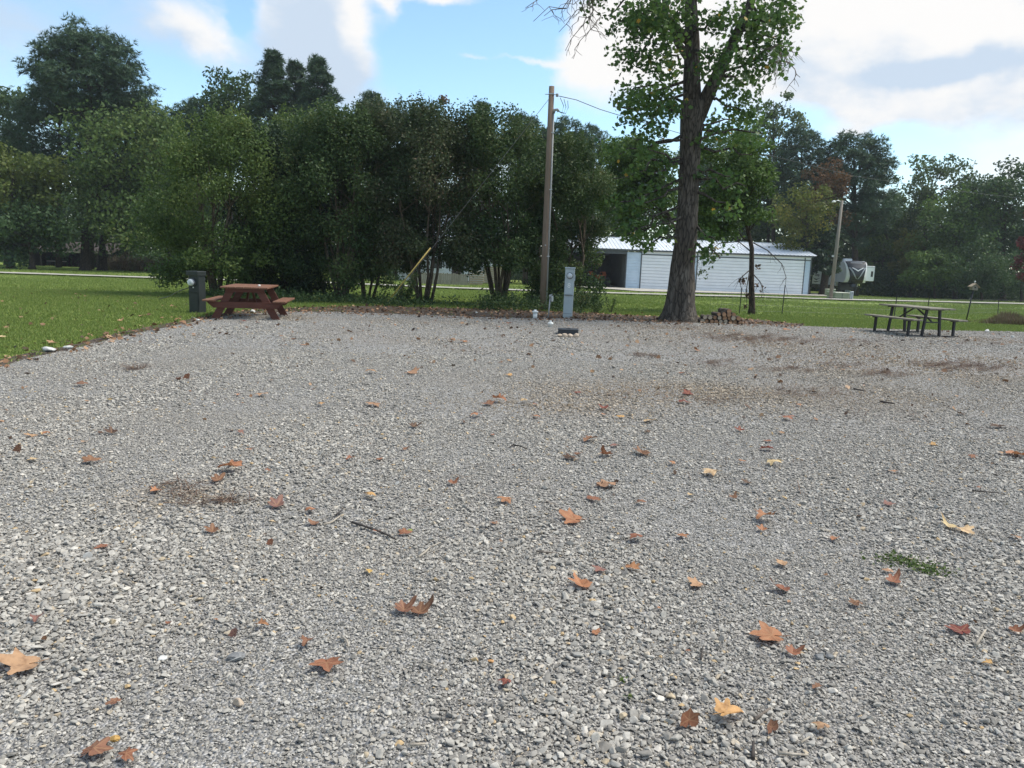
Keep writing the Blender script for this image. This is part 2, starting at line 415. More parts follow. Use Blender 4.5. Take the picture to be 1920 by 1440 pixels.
M = {
    'gravel': mat_gravel(), 'stone': mat_stone(), 'lawn': mat_lawn(), 'dry': mat_dry_leaf(),
    'road': mat_noise('pale_road', (0.281, 0.265, 0.226), (0.406, 0.382, 0.328), 3, 0.9, 0.3),
    'apron': mat_noise('gravel_apron', (0.20, 0.185, 0.15), (0.40, 0.37, 0.32), 1.5, 0.9, 0.3, c3=(0.30, 0.28, 0.23)),
    'soil': mat_noise('leafy_soil', (0.028, 0.020, 0.014), (0.062, 0.045, 0.031), 9, 0.95, 0.8, c3=(0.105, 0.077, 0.056)),
    'grass': mat_leaf('grass_blade', [(0.105, 0.165, 0.036), (0.165, 0.228, 0.050), (0.231, 0.268, 0.079)], 0.3),
    'bark': mat_bark('grey_bark', (0.045, 0.037, 0.030), (0.102, 0.086, 0.070), (0.172, 0.152, 0.127), 5),
    'bark2': mat_bark('brown_bark', (0.035, 0.027, 0.02), (0.075, 0.056, 0.042), (0.12, 0.095, 0.075), 7),
    'bark_pale': mat_bark('pale_stem_bark', (0.07, 0.055, 0.04), (0.14, 0.11, 0.08), (0.21, 0.165, 0.12), 10, 0.4),
    'twig': mat_noise('twig', (0.09, 0.07, 0.055), (0.2, 0.165, 0.135), 30, 0.9, 0.3),
    'twig_pale': mat_noise('twig_pale', (0.25, 0.21, 0.16), (0.42, 0.37, 0.30), 30, 0.9, 0.3),
    'twig_dark': mat_noise('twig_dark', (0.03, 0.025, 0.022), (0.075, 0.06, 0.05), 30, 0.9, 0.3),
    'redwood': mat_noise('red_stained_wood', (0.049, 0.013, 0.008), (0.099, 0.028, 0.015), 5, 0.6, 0.3, stretch=(0.6, 0.6, 5), c3=(0.075, 0.022, 0.012)),
    'redwood_top': mat_noise('red_stained_wood_lit_top', (0.095, 0.036, 0.019), (0.191, 0.091, 0.051), 6, 0.6, 0.3, stretch=(5, 0.5, 5), c3=(0.131, 0.052, 0.028)),  # lighter red for the planks: light from above put into the colour
    'greywood': mat_noise('weathered_plank', (0.13, 0.115, 0.085), (0.26, 0.235, 0.18), 6, 0.8, 0.3, stretch=(5, 0.5, 5)),
    'dark_steel': mat_flat('dark_steel', (0.022, 0.02, 0.024), 0.5, 0.2),
    'dark_green': mat_noise('dark_green_enamel', (0.014, 0.019, 0.017), (0.023, 0.028, 0.026), 4, 0.5, 0.0),
    'grey_enamel': mat_noise('grey_enamel', (0.342, 0.389, 0.401), (0.425, 0.472, 0.484), 3, 0.45, 0.0),
    'grey_enamel_dark': mat_flat('grey_enamel_shadow_line', (0.16, 0.18, 0.19), 0.5),
    'glass': mat_glass('meter_glass'), 'meter': mat_flat('meter_face', (0.6, 0.6, 0.58), 0.3),
    'meter_ring': mat_flat('meter_ring', (0.10, 0.105, 0.11), 0.4, 0.5),
    'steel': mat_flat('galvanised_steel', (0.42, 0.43, 0.43), 0.4, 0.7),
    'pole': mat_noise('weathered_pole', (0.11, 0.075, 0.052), (0.21, 0.155, 0.115), 7, 0.85, 0.35, stretch=(4, 4, 0.25), c3=(0.16, 0.112, 0.08)),
    'pole_grey': mat_noise('grey_pole', (0.15, 0.13, 0.108), (0.25, 0.22, 0.185), 7, 0.85, 0.3, stretch=(4, 4, 0.25)),
    'conduit': mat_flat('grey_conduit', (0.32, 0.32, 0.31), 0.5),
    'wire': mat_flat('black_wire', (0.025, 0.025, 0.027), 0.5), 'wire_grey': mat_flat('grey_wire', (0.16, 0.15, 0.14), 0.5),
    'yellow': mat_flat('yellow_guard', (0.42, 0.31, 0.08), 0.5),
    'white_pvc': mat_flat('white_plastic', (0.75, 0.75, 0.71), 0.4), 'black_plastic': mat_flat('black_plastic', (0.022, 0.027, 0.033), 0.45),
    'white_rock': mat_noise('pale_rock', (0.40, 0.39, 0.36), (0.66, 0.65, 0.61), 12, 0.85, 0.5),
    'tan_rock': mat_noise('tan_rock', (0.32, 0.25, 0.18), (0.52, 0.42, 0.32), 12, 0.85, 0.5),
    'grey_rock': mat_noise('grey_rock', (0.12, 0.12, 0.12), (0.26, 0.26, 0.25), 16, 0.85, 0.5),
    'white_metal': mat_noise('white_siding', (0.72, 0.73, 0.74), (0.80, 0.81, 0.82), 1.2, 0.5, 0.0),
    'blue_metal': mat_noise('pale_blue_siding', (0.46, 0.55, 0.63), (0.56, 0.65, 0.73), 1.2, 0.5, 0.0),
    'roof_metal': mat_noise('bright_roof_sheet', (0.66, 0.70, 0.74), (0.80, 0.83, 0.86), 0.8, 0.33, 0.0, metallic=0.1),
    'trim_dark': mat_flat('dark_trim', (0.06, 0.07, 0.075), 0.5),
    'inside': mat_noise('shed_interior', (0.10, 0.10, 0.095), (0.16, 0.155, 0.145), 2, 0.9, 0.0),
    'tractor': mat_flat('orange_paint', (0.42, 0.10, 0.03), 0.4), 'rubber': mat_noise('rubber', (0.012, 0.012, 0.013), (0.03, 0.03, 0.032), 10, 0.85, 0.2),
    'rv_white': mat_noise('caravan_white', (0.76, 0.77, 0.77), (0.82, 0.82, 0.82), 1.5, 0.25, 0.0, spec=0.5),
    'rv_black': mat_flat('caravan_black', (0.014, 0.016, 0.022), 0.25), 'rv_grey': mat_flat('caravan_grey', (0.035, 0.039, 0.047), 0.5),
    'rv_silver': mat_flat('caravan_silver', (0.32, 0.335, 0.35), 0.3), 'window': mat_flat('dark_window', (0.02, 0.024, 0.03), 0.08),
    'box_green': mat_noise('transformer_green', (0.16, 0.20, 0.12), (0.22, 0.26, 0.165), 3, 0.5, 0.0),
    'box_top': mat_flat('transformer_lid', (0.36, 0.39, 0.30), 0.45),
    'fence_wood': mat_noise('grey_fence_board', (0.16, 0.14, 0.11), (0.31, 0.275, 0.22), 5, 0.9, 0.3, stretch=(3, 3, 0.4)),
    'tan_wood': mat_noise('tan_board', (0.24, 0.19, 0.125), (0.36, 0.29, 0.20), 5, 0.9, 0.3, stretch=(0.5, 3, 3)),
    'brown_wall': mat_noise('dark_brown_wall', (0.028, 0.02, 0.015), (0.05, 0.036, 0.027), 3, 0.9, 0.0),
    'house_wall': mat_noise('house_white_wall', (0.52, 0.53, 0.53), (0.62, 0.63, 0.63), 1.5, 0.6, 0.0),
    'log_bark': mat_noise('log_bark', (0.04, 0.031, 0.025), (0.11, 0.085, 0.065), 14, 0.95, 0.7),
    'log_cut': mat_noise('log_cut', (0.22, 0.115, 0.06), (0.40, 0.235, 0.13), 14, 0.85, 0.2),
    'log_cut_pale': mat_noise('log_cut_pale', (0.28, 0.22, 0.15), (0.45, 0.37, 0.27), 14, 0.85, 0.2),
    'straw': mat_leaf('pine_straw', [(0.048, 0.028, 0.018), (0.104, 0.056, 0.034), (0.180, 0.119, 0.075)], 0.1),
    'litter': mat_leaf('leaf_litter', [(0.045, 0.03, 0.022), (0.12, 0.068, 0.04), (0.27, 0.15, 0.08), (0.42, 0.27, 0.16)], 0.15),
    'brush': mat_leaf('dry_brush', [(0.10, 0.07, 0.04), (0.19, 0.14, 0.085), (0.13, 0.14, 0.06)], 0.2),
    # foliage kinds
    'lf_hedge': mat_leaf('hedge_leaf', [(0.030, 0.058, 0.022), (0.056, 0.096, 0.034), (0.088, 0.128, 0.042), (0.15, 0.145, 0.055)], 0.32),
    'lf_hedge_light': mat_leaf('light_hedge_leaf', [(0.051, 0.089, 0.026), (0.088, 0.136, 0.038), (0.130, 0.178, 0.050), (0.187, 0.205, 0.065)], 0.36),
    'lf_hedge_rust': mat_leaf('rusty_hedge_leaf', [(0.034, 0.056, 0.026), (0.060, 0.088, 0.036), (0.090, 0.100, 0.05), (0.135, 0.085, 0.058)], 0.3),
    'lf_dark': mat_leaf('dark_evergreen_leaf', [(0.018, 0.036, 0.018), (0.032, 0.058, 0.026), (0.05, 0.08, 0.034)], 0.15),
    'lf_pine': mat_leaf('pine_needle', [(0.033, 0.064, 0.034), (0.055, 0.097, 0.050), (0.086, 0.132, 0.068)], 0.2),
    'lf_mid': mat_leaf('mid_green_leaf', [(0.056, 0.101, 0.025), (0.101, 0.166, 0.039), (0.157, 0.223, 0.056)], 0.36),
    'lf_forest': mat_leaf('forest_leaf', [(0.033, 0.064, 0.024), (0.059, 0.101, 0.036), (0.092, 0.138, 0.048)], 0.3),
    'lf_syc': mat_leaf('tulip_leaf', [(0.041, 0.092, 0.025), (0.079, 0.145, 0.034), (0.133, 0.207, 0.048), (0.417, 0.264, 0.043)], 0.36, 0.45),
    'lf_yellow': mat_leaf('yellowing_leaf', [(0.077, 0.106, 0.020), (0.144, 0.156, 0.031), (0.231, 0.181, 0.033)], 0.38),
    'lf_rust': mat_leaf('rusty_leaf', [(0.07, 0.055, 0.025), (0.14, 0.075, 0.035), (0.17, 0.085, 0.035)], 0.33),
    'lf_feather': mat_leaf('feathery_leaf', [(0.056, 0.090, 0.034), (0.100, 0.142, 0.055), (0.156, 0.192, 0.081)], 0.4),
    'lf_red': mat_leaf('crimson_blossom', [(0.04, 0.06, 0.02), (0.13, 0.025, 0.035), (0.27, 0.07, 0.085)], 0.3),
    'lf_lime': mat_leaf('lime_leaf', [(0.075, 0.105, 0.026), (0.12, 0.155, 0.036), (0.17, 0.19, 0.05)], 0.38),
    'weed': mat_leaf('weed_leaf', [(0.05, 0.085, 0.022), (0.085, 0.135, 0.032), (0.13, 0.17, 0.05)], 0.3),
}

# ------------------------------------------------------------------ object helpers


def link(o, parent=None):
    COL.objects.link(o)
    if parent is not None:
        o.parent = parent
    return o


def tag(o, label=None, cat=None, group=None, kind=None):
    if label: o['label'] = label
    if cat: o['category'] = cat
    if group: o['group'] = group
    if kind: o['kind'] = kind
    return o


def thing(name, label, cat, loc=(0, 0, 0), rz=0.0, group=None):
    o = D.objects.new(name, None)
    o.empty_display_size = 0.2
    link(o)
    o.location = loc
    o.rotation_euler = (0, 0, rz)
    return tag(o, label, cat, group)


def np_mesh(name, V, F, mat, attrs=None, smooth=False):
    V = np.asarray(V, dtype=np.float32)
    F = np.asarray(F, dtype=np.int32)
    me = D.meshes.new(name)
    m, k = F.shape
    me.vertices.add(len(V))
    me.vertices.foreach_set('co', V.ravel())
    me.loops.add(m * k)
    me.loops.foreach_set('vertex_index', F.ravel())
    me.polygons.add(m)
    me.polygons.foreach_set('loop_start', np.arange(0, m * k, k, dtype=np.int32))
    if smooth:
        me.polygons.foreach_set('use_smooth', np.ones(m, dtype=bool))
    for an, arr in (attrs or {}).items():
        a = me.attributes.new(an, 'FLOAT', 'POINT')
        a.data.foreach_set('value', np.asarray(arr, dtype=np.float32).ravel())
    me.update(calc_edges=True)
    me.validate()
    if mat is not None:
        me.materials.append(mat)
    return me


def mesh_obj(name, me, parent=None, loc=None):
    o = D.objects.new(name, me)
    link(o, parent)
    if loc is not None:
        o.location = loc
    return o


class MB:
    """collects shapes and builds ONE mesh object"""

    def __init__(s):
        s.v, s.f = [], []

    def add(s, vs, fs, mtx=None):
        b = len(s.v)
        for p in vs:
            p = Vector(p)
            s.v.append(tuple(mtx @ p if mtx else p))
        for f in fs:
            s.f.append(tuple(b + i for i in f))
        return s

    def box(s, c, size, rot=None, ch=0.0):
        x, y, z = (k / 2 for k in size)
        if ch <= 0:
            vs = [(-x, -y, -z), (x, -y, -z), (x, y, -z), (-x, y, -z), (-x, -y, z), (x, -y, z), (x, y, z), (-x, y, z)]
            fs = [(0, 3, 2, 1), (4, 5, 6, 7), (0, 1, 5, 4), (1, 2, 6, 5), (2, 3, 7, 6), (3, 0, 4, 7)]
        else:
            bm = bmesh.new()
            bmesh.ops.create_cube(bm, size=1)
            bmesh.ops.scale(bm, vec=size, verts=bm.verts)
            bmesh.ops.bevel(bm, geom=list(bm.edges), offset=ch, segments=1, affect='EDGES')
            bm.verts.index_update()
            vs = [v.co.copy() for v in bm.verts]
            fs = [tuple(v.index for v in f.verts) for f in bm.faces]
            bm.free()
        m = Matrix.Translation(c)
        if rot is not None:
            m = m @ (rot if isinstance(rot, Matrix) else Euler(rot).to_matrix().to_4x4())
        return s.add(vs, fs, m)

    def beam(s, a, b, wd, th, up=(0, 0, 1), ch=0.0):
        """a board from a to b: wd across, th along 'up'"""
        a, b = Vector(a), Vector(b)
        z = (b - a).normalized()
        x = z.cross(Vector(up))
        if x.length < 1e-4:
            x = z.cross(Vector((1, 0, 0)))
        x.normalize()
        y = x.cross(z)
        rot = Matrix(((x.x, y.x, z.x, 0), (x.y, y.y, z.y, 0), (x.z, y.z, z.z, 0), (0, 0, 0, 1)))
        return s.box((a + b) / 2, (wd, th, (b - a).length), rot, ch)

    def tube(s, pts, rad, n=8, cap=True):
        pts = [Vector(p) for p in pts]
        rad = rad if isinstance(rad, (list, tuple)) else [rad] * len(pts)
        b0 = len(s.v)
        ref = Vector((0.31, 0.23, 0.92))
        for i, p in enumerate(pts):
            t = (pts[min(i + 1, len(pts) - 1)] - pts[max(i - 1, 0)])
            if t.length < 1e-9: t = Vector((0, 0, 1))
            t.normalize()
            if abs(t.dot(ref)) > 0.98: ref = Vector((1, 0.1, 0.05))
            x = t.cross(ref).normalized()
            y = t.cross(x).normalized()
            ref = -x.cross(t).normalized() if False else ref
            for k in range(n):
                a = 2 * math.pi * k / n
                s.v.append(tuple(p + (x * math.cos(a) + y * math.sin(a)) * rad[i]))
        for i in range(len(pts) - 1):
            for k in range(n):
                a, b = b0 + i * n + k, b0 + i * n + (k + 1) % n
                s.f.append((a, b, b + n, a + n))
        if cap:
            s.f.append(tuple(b0 + k for k in range(n))[::-1])
            e = b0 + (len(pts) - 1) * n
            s.f.append(tuple(e + k for k in range(n)))
        return s

    def lathe(s, prof, n=16, c=(0, 0, 0), axis='z', mtx=None):
        """prof: list of (radius, height)"""
        b0 = len(s.v)
        c = Vector(c)
        for (r, h) in prof:
            for k in range(n):
                a = 2 * math.pi * k / n
                if axis == 'z': p = Vector((r * math.cos(a), r * math.sin(a), h))
                elif axis == 'y': p = Vector((r * math.cos(a), h, -r * math.sin(a)))
                else: p = Vector((h, r * math.cos(a), r * math.sin(a)))
                p = p + c
                s.v.append(tuple(mtx @ p if mtx else p))
        for i in range(len(prof) - 1):
            for k in range(n):
                a, b = b0 + i * n + k, b0 + i * n + (k + 1) % n
                s.f.append((a, b, b + n, a + n))
        s.f.append(tuple(b0 + k for k in range(n))[::-1])
        e = b0 + (len(prof) - 1) * n
        s.f.append(tuple(e + k for k in range(n)))
        return s

    def prism(s, poly, d0, d1, plane='xz', mtx=None):
        """poly in a plane, extruded along the third axis from d0 to d1"""
        def P(a, b, d):
            return (a, d, b) if plane == 'xz' else ((d, a, b) if plane == 'yz' else (a, b, d))
        n = len(poly)
        vs = [P(a, b, d0) for a, b in poly] + [P(a, b, d1) for a, b in poly]
        fs = [tuple(range(n)), tuple(range(2 * n - 1, n - 1, -1))]
        fs += [(i, n + i, n + (i + 1) % n, (i + 1) % n) for i in range(n)]
        return s.add(vs, fs, mtx)

    def build(s, name, mat, parent=None, smooth=False, loc=None):
        me = D.meshes.new(name)
        me.from_pydata(s.v, [], s.f)
        me.update()
        bm = bmesh.new()
        bm.from_mesh(me)
        bmesh.ops.recalc_face_normals(bm, faces=bm.faces)
        bm.to_mesh(me)
        bm.free()
        if smooth:
            for p in me.polygons:
                p.use_smooth = len(p.vertices) == 4
        me.materials.append(mat)
        return mesh_obj(name, me, parent, loc)


def text_part(name, body, size, mat, parent, loc, rot, extrude=0.002):
    c = D.curves.new(name, 'FONT')
    c.body = body
    c.size = size
    c.extrude = extrude
    c.align_x = 'CENTER'
    c.align_y = 'CENTER'
    c.materials.append(mat)
    o = D.objects.new(name, c)
    link(o, parent)
    o.location = loc
    o.rotation_euler = rot
    return o


def scatter(name, P, rot, scl, idx, protos, kind='stuff', label=None, tone=None):
    """geometry-node instances of the proto meshes on points (stuff nobody could count)"""
    me = np_mesh(name, P, np.zeros((0, 3), dtype=np.int32), None) if False else D.meshes.new(name)
    me.vertices.add(len(P))
    me.vertices.foreach_set('co', np.asarray(P, dtype=np.float32).ravel())
    for an, ty, arr, f in (('rot', 'FLOAT_VECTOR', rot, 'vector'), ('scl', 'FLOAT_VECTOR', scl, 'vector'), ('idx', 'INT', idx, 'value'), ('tone', 'FLOAT', np.zeros(len(P)) if tone is None else tone, 'value')):
        a = me.attributes.new(an, ty, 'POINT')
        a.data.foreach_set(f, np.asarray(arr, dtype=np.int32 if ty == 'INT' else np.float32).ravel())
    me.update()
    o = mesh_obj(name, me)
    g = D.node_groups.new(name + '_scatter', 'GeometryNodeTree')
    g.interface.new_socket('Geometry', in_out='INPUT', socket_type='NodeSocketGeometry')
    g.interface.new_socket('Geometry', in_out='OUTPUT', socket_type='NodeSocketGeometry')
    L = g.links.new
    gi, go = g.nodes.new('NodeGroupInput'), g.nodes.new('NodeGroupOutput')
    iop = g.nodes.new('GeometryNodeInstanceOnPoints')
    L(gi.outputs[0], iop.inputs['Points'])
    jn = g.nodes.new('GeometryNodeJoinGeometry')
    for p in reversed(protos):
        oi = g.nodes.new('GeometryNodeObjectInfo')
        oi.inputs['Object'].default_value = p
        oi.inputs['As Instance'].default_value = True
        L(oi.outputs['Geometry'], jn.inputs[0])
    L(jn.outputs[0], iop.inputs['Instance'])
    iop.inputs['Pick Instance'].default_value = True
    for an, dt, sock in (('idx', 'INT', 'Instance Index'), ('rot', 'FLOAT_VECTOR', 'Rotation'), ('scl', 'FLOAT_VECTOR', 'Scale')):
        na = g.nodes.new('GeometryNodeInputNamedAttribute')
        na.data_type = dt
        na.inputs['Name'].default_value = an
        L(na.outputs['Attribute'], iop.inputs[sock])
    L(iop.outputs[0], go.inputs[0])
    md = o.modifiers.new('scatter', 'NODES')
    md.node_group = g
    return tag(o, label, None, None, kind)


def unit(a):
    return a / np.maximum(np.linalg.norm(a, axis=1, keepdims=True), 1e-9)


LEAF_Q = (np.array([(0, -.5, 0), (.30, 0, .10), (0, .5, 0), (-.30, 0, .10)]), np.array([(0, 1, 2), (0, 2, 3)]))
_lob = [(0, -.5), (.22, -.42), (.5, -.28), (.34, -.02), (.46, .26), (.16, .2), (0, .5), (-.16, .2), (-.46, .26), (-.34, -.02), (-.5, -.28), (-.22, -.42)]
LEAF_LOBED = (np.array([(0, 0, 0.0)] + [(x, y, 0.12 * abs(x) + 0.05 * y * y) for x, y in _lob]),
              np.array([(0, i + 1, (i + 1) % 12 + 1) for i in range(12)]))
_nd = []
_ndf = []
for _k in range(9):
    _a, _e = _k * 2.4, 0.15 + 0.75 * ((_k * 0.618) % 1)
    _d = np.array((math.cos(_a) * math.cos(_e), math.sin(_a) * math.cos(_e), math.sin(_e)))
    _s = np.cross(_d, (0.2, 0.5, 0.8)); _s /= np.linalg.norm(_s)
    _nd += [_s * .055, -_s * .055, _d * 0.62]
    _ndf.append((3 * _k, 3 * _k + 1, 3 * _k + 2))
NEEDLE_TUFT = (np.array(_nd), np.array(_ndf))
_nd, _ndf = [], []
for _k in range(6):
    _a = _k * 1.05
    _d = np.array((math.cos(_a) * .35, math.sin(_a) * .35, 0.94))
    _s = np.cross(_d, (math.cos(_a + .8), math.sin(_a + .8), 0.1)); _s /= np.linalg.norm(_s)
    _b = np.array((math.cos(_a * 2.1), math.sin(_a * 2.1), 0)) * .25
    _nd += [_b + _s * .075, _b - _s * .075, _b + _d * (0.75 + 0.25 * math.sin(_k * 2.2))]
    _ndf.append((3 * _k, 3 * _k + 1, 3 * _k + 2))
GRASS_TUFT = (np.array(_nd), np.array(_ndf))


def foliage(name, P, size, tint, rng, mat, nbias=None, template=LEAF_Q, axis_dir=None, parent=None):
    """one mesh of many leaves at points P"""
    n = len(P)
    T, Fc = template
    nr = rng.normal(size=(n, 3))
    if nbias is not None:
        nr = nr * 0.75 + nbias
    if axis_dir is not None:
        zc = unit(axis_dir + rng.normal(size=(n, 3)) * 0.25)
    else:
        zc = unit(nr)
    xc = unit(np.cross(zc, rng.normal(size=(n, 3))))
    yc = np.cross(zc, xc)
    s = np.asarray(size).reshape(-1, 1, 1) * np.ones((n, 1, 1))
    V = P[:, None, :] + s * (T[None, :, 0:1] * xc[:, None] + T[None, :, 1:2] * yc[:, None] + T[None, :, 2:3] * zc[:, None])
    k = len(T)
    F = (np.arange(n) * k)[:, None, None] + Fc[None]
    tv = np.repeat(tint, k)
    me = np_mesh(name, V.reshape(-1, 3), F.reshape(-1, 3), mat, {'tint': tv})
    return mesh_obj(name, me, parent)


def clump_points(rng, C, Rr, n, shell=0.5):
    """n points spread through ellipsoid clumps; returns points, clump index, outward direction"""
    C, Rr = np.asarray(C), np.asarray(Rr)
    wgt = (Rr.prod(axis=1)) ** 0.66
    ci = rng.choice(len(C), size=n, p=wgt / wgt.sum())
    d = unit(rng.normal(size=(n, 3)))
    r = rng.random(n) ** (1 / (1 + 4 * shell))
    r *= 1 + 0.16 * np.abs(rng.normal(size=n))
    return C[ci] + d * Rr[ci] * r[:, None], ci, d


def branchy(mb, rng, a, b, r0, r1, segs=4, jit=0.08, n=6):
    a, b = Vector(a), Vector(b)
    L = (b - a).length
    pts = [a]
    for i in range(1, segs):
        t = i / segs
        pts.append(a.lerp(b, t) + Vector(rng.normal(size=3)) * L * jit * (0.5 if i in (1, segs - 1) else 1))
    pts.append(b)
    mb.tube(pts, [r0 + (r1 - r0) * i / segs for i in range(segs + 1)], n)
    return pts

# ------------------------------------------------------------------ ground
def inside(P, poly):
    x, y = P[:, 0], P[:, 1]
    r = np.zeros(len(P), dtype=bool)
    n = len(poly)
    for i in range(n):
        x0, y0 = poly[i][:2]
        x1, y1 = poly[(i + 1) % n][:2]
        c = ((y0 > y) != (y1 > y)) & (x < (x1 - x0) * (y - y0) / (y1 - y0 + 1e-12) + x0)
        r ^= c
    return r


def ztv(y):
    return -SLOPE * (np.clip(y, Y0, Y1) - Y0)


GEDGE = [gp(*p) for p in [(0, 690), (60, 672), (140, 655), (230, 632), (330, 611), (395, 599), (440, 591), (530, 586), (620, 586), (700, 588),
                          (800, 592), (900, 596), (1000, 598), (1060, 599), (1150, 602), (1230, 605), (1310, 607), (1400, 609), (1500, 612),
                          (1640, 617), (1800, 621), (1920, 623)]]
_d = (GEDGE[0] - GEDGE[3]).normalized()
GPOLY = [GEDGE[0] + _d * 14] + GEDGE + [Vector((GEDGE[-1].x + 25, GEDGE[-1].y + .5, 0)), Vector((45, -12, 0)), Vector((-12, -12, 0))]


def sheet(name, pts, mat, z, sub=0):
    bm = bmesh.new()
    vs = [bm.verts.new((p[0], p[1], zt(p[1]) + z)) for p in pts]
    f = bm.faces.new(vs)
    if f.normal.z < 0:
        f.normal_flip()
    bmesh.ops.triangulate(bm, faces=bm.faces)
    me = D.meshes.new(name)
    bm.to_mesh(me)
    bm.free()
    me.materials.append(mat)
    o = mesh_obj(name, me)
    return tag(o, kind='structure')


# lawn: one sheet out to the horizon
ys = np.concatenate([np.linspace(-30, 25, 14), np.linspace(26, 92, 67), np.array([100, 130, 200, 400, 900])])
xs = np.concatenate([np.array([-700, -300]), np.linspace(-160, 160, 65), np.array([300, 700])])
gxx, gyy = np.meshgrid(xs, ys)
bump = 0.05 * np.sin(gxx * 0.31 + 1) * np.sin(gyy * 0.27) * np.clip((gyy - 27) / 20, 0, 1)
V = np.stack([gxx, gyy, ztv(gyy) + bump - 0.05 * np.clip((gyy - 27) / 20, 0, 1)], -1).reshape(-1, 3)
nx, ny = len(xs), len(ys)
ii = (np.arange(ny - 1)[:, None] * nx + np.arange(nx - 1)[None]).ravel()
lawn = mesh_obj('lawn', np_mesh('lawn', V, np.stack([ii, ii + 1, ii + 1 + nx, ii + nx], 1), M['lawn'], smooth=True))
tag(lawn, kind='structure')
gravel = sheet('gravel_pitch', GPOLY, M['gravel'], 0.012)
SOUT = [gp(*p) for p in [(0, 677), (60, 662), (140, 646), (230, 625), (330, 605), (400, 588), (470, 580), (530, 577), (620, 575), (700, 574),
                         (800, 576), (900, 579), (1000, 582), (1100, 587), (1180, 592), (1240, 594), (1310, 595), (1420, 600), (1500, 608)]]
SIN = [gp(px, py + 3) for px, py in [(1500, 612), (1400, 609), (1310, 607), (1230, 605), (1150, 602), (1060, 599), (1000, 598), (900, 596), (800, 592),
                                     (700, 588), (620, 586), (530, 586), (440, 591), (395, 599), (330, 611), (230, 632), (140, 655), (60, 672), (0, 690)]]
rs = random.Random(3)
SPOLY = [SOUT[0] + _d * 8] + [p + Vector((rs.uniform(-.15, .15), rs.uniform(-.2, .2), 0)) for p in SOUT] + SIN + [SIN[-1] + _d * 8]
sheet('leafy_verge', SPOLY, M['soil'], 0.006)


def ribbon(name, pix, half, mat, z):
    c = [gp(*p) for p in pix]
    c = [c[0] + (c[0] - c[1]).normalized() * 60] + c + [c[-1] + (c[-1] - c[-2]).normalized() * 50]
    L_, R2 = [], []
    rr = random.Random(5)
    fine = []
    for a, b in zip(c[:-1], c[1:]):
        for k in range(6):
            fine.append(a.lerp(b, k / 6))
    fine.append(c[-1])
    for i, p in enumerate(fine):
        t = (fine[min(i + 1, len(fine) - 1)] - fine[max(i - 1, 0)])
        nn = Vector((-t.y, t.x, 0)).normalized()
        hw = half * (1 + rr.uniform(-.12, .12))
        L_.append(p + nn * hw); R2.append(p - nn * hw)
    vs = [(p.x, p.y, zt(p.y) + z) for p in L_ + R2]
    n = len(fine)
    me = D.meshes.new(name)
    me.from_pydata(vs, [], [(i, n + i, n + i + 1, i + 1) for i in range(n - 1)])
    me.materials.append(mat)
    return tag(mesh_obj(name, me), kind='structure')


ribbon('gravel_lane', [(0, 512), (120, 516), (240, 520), (360, 524), (590, 530), (860, 541), (1100, 549), (1300, 554.5), (1400, 556.5), (1550, 561.5), (1700, 565), (1920, 570)],
       1.55, M['road'], 0.06)
sheet('gravel_apron', [gp(*p) for p in [(1060, 533), (1180, 538.5), (1310, 543.5), (1530, 551), (1560, 556), (1420, 552), (1300, 549), (1200, 547), (1120, 541), (1060, 538)]], M['apron'], 0.055)

# ------------------------------------------------------------------ crushed stone lying on the pitch
rng = np.random.default_rng(11)
protos = []
for k in range(8):
    bm = bmesh.new()
    rr = np.random.default_rng(50 + k)
    npt = 13
    P = unit(rr.normal(size=(npt, 3))) * (0.5 * (0.72 + 0.4 * rr.random((npt, 1)))) * np.array([1.0, 0.55 + 0.35 * rr.random(), 0.42 + 0.25 * rr.random()])
    for p in P:
        bm.verts.new(p)
    bmesh.ops.convex_hull(bm, input=bm.verts)
    for v in [v for v in bm.verts if not v.link_faces]:
        bm.verts.remove(v)
    bmesh.ops.bevel(bm, geom=list(bm.edges), offset=0.03, segments=1, affect='EDGES')
    me = D.meshes.new('crushed_stone')
    bm.to_mesh(me)
    bm.free()
    me.materials.append(M['stone'])
    protos.append(D.objects.new('crushed_stone', me))


def wedge(y0, y1, n, x0=None, margin=2.5, k=0.76):
    """points spread evenly over the ground that can be seen between two distances"""
    t = rng.random(n)
    y = np.sqrt(y0 * y0 + t * (y1 * y1 - y0 * y0))
    x = (rng.random(n) * 2 - 1) * (k * y + margin)
    return np.stack([x, y], 1)


PS, SS = [], []
for (ya, yb, n, smin, smed, smax) in ((1.4, 4.2, 255000, .006, .0130, .045), (4.2, 7.5, 245000, .008, .0145, .04), (7.5, 12.5, 200000, .011, .0185, .04), (12.5, 23.5, 155000, .017, .027, .045)):
    p = wedge(ya, yb, n)
    p = p[inside(p, GPOLY)]
    s = np.clip(smed * np.exp(rng.normal(size=len(p)) * 0.48), smin, smax)
    PS.append(p); SS.append(s)
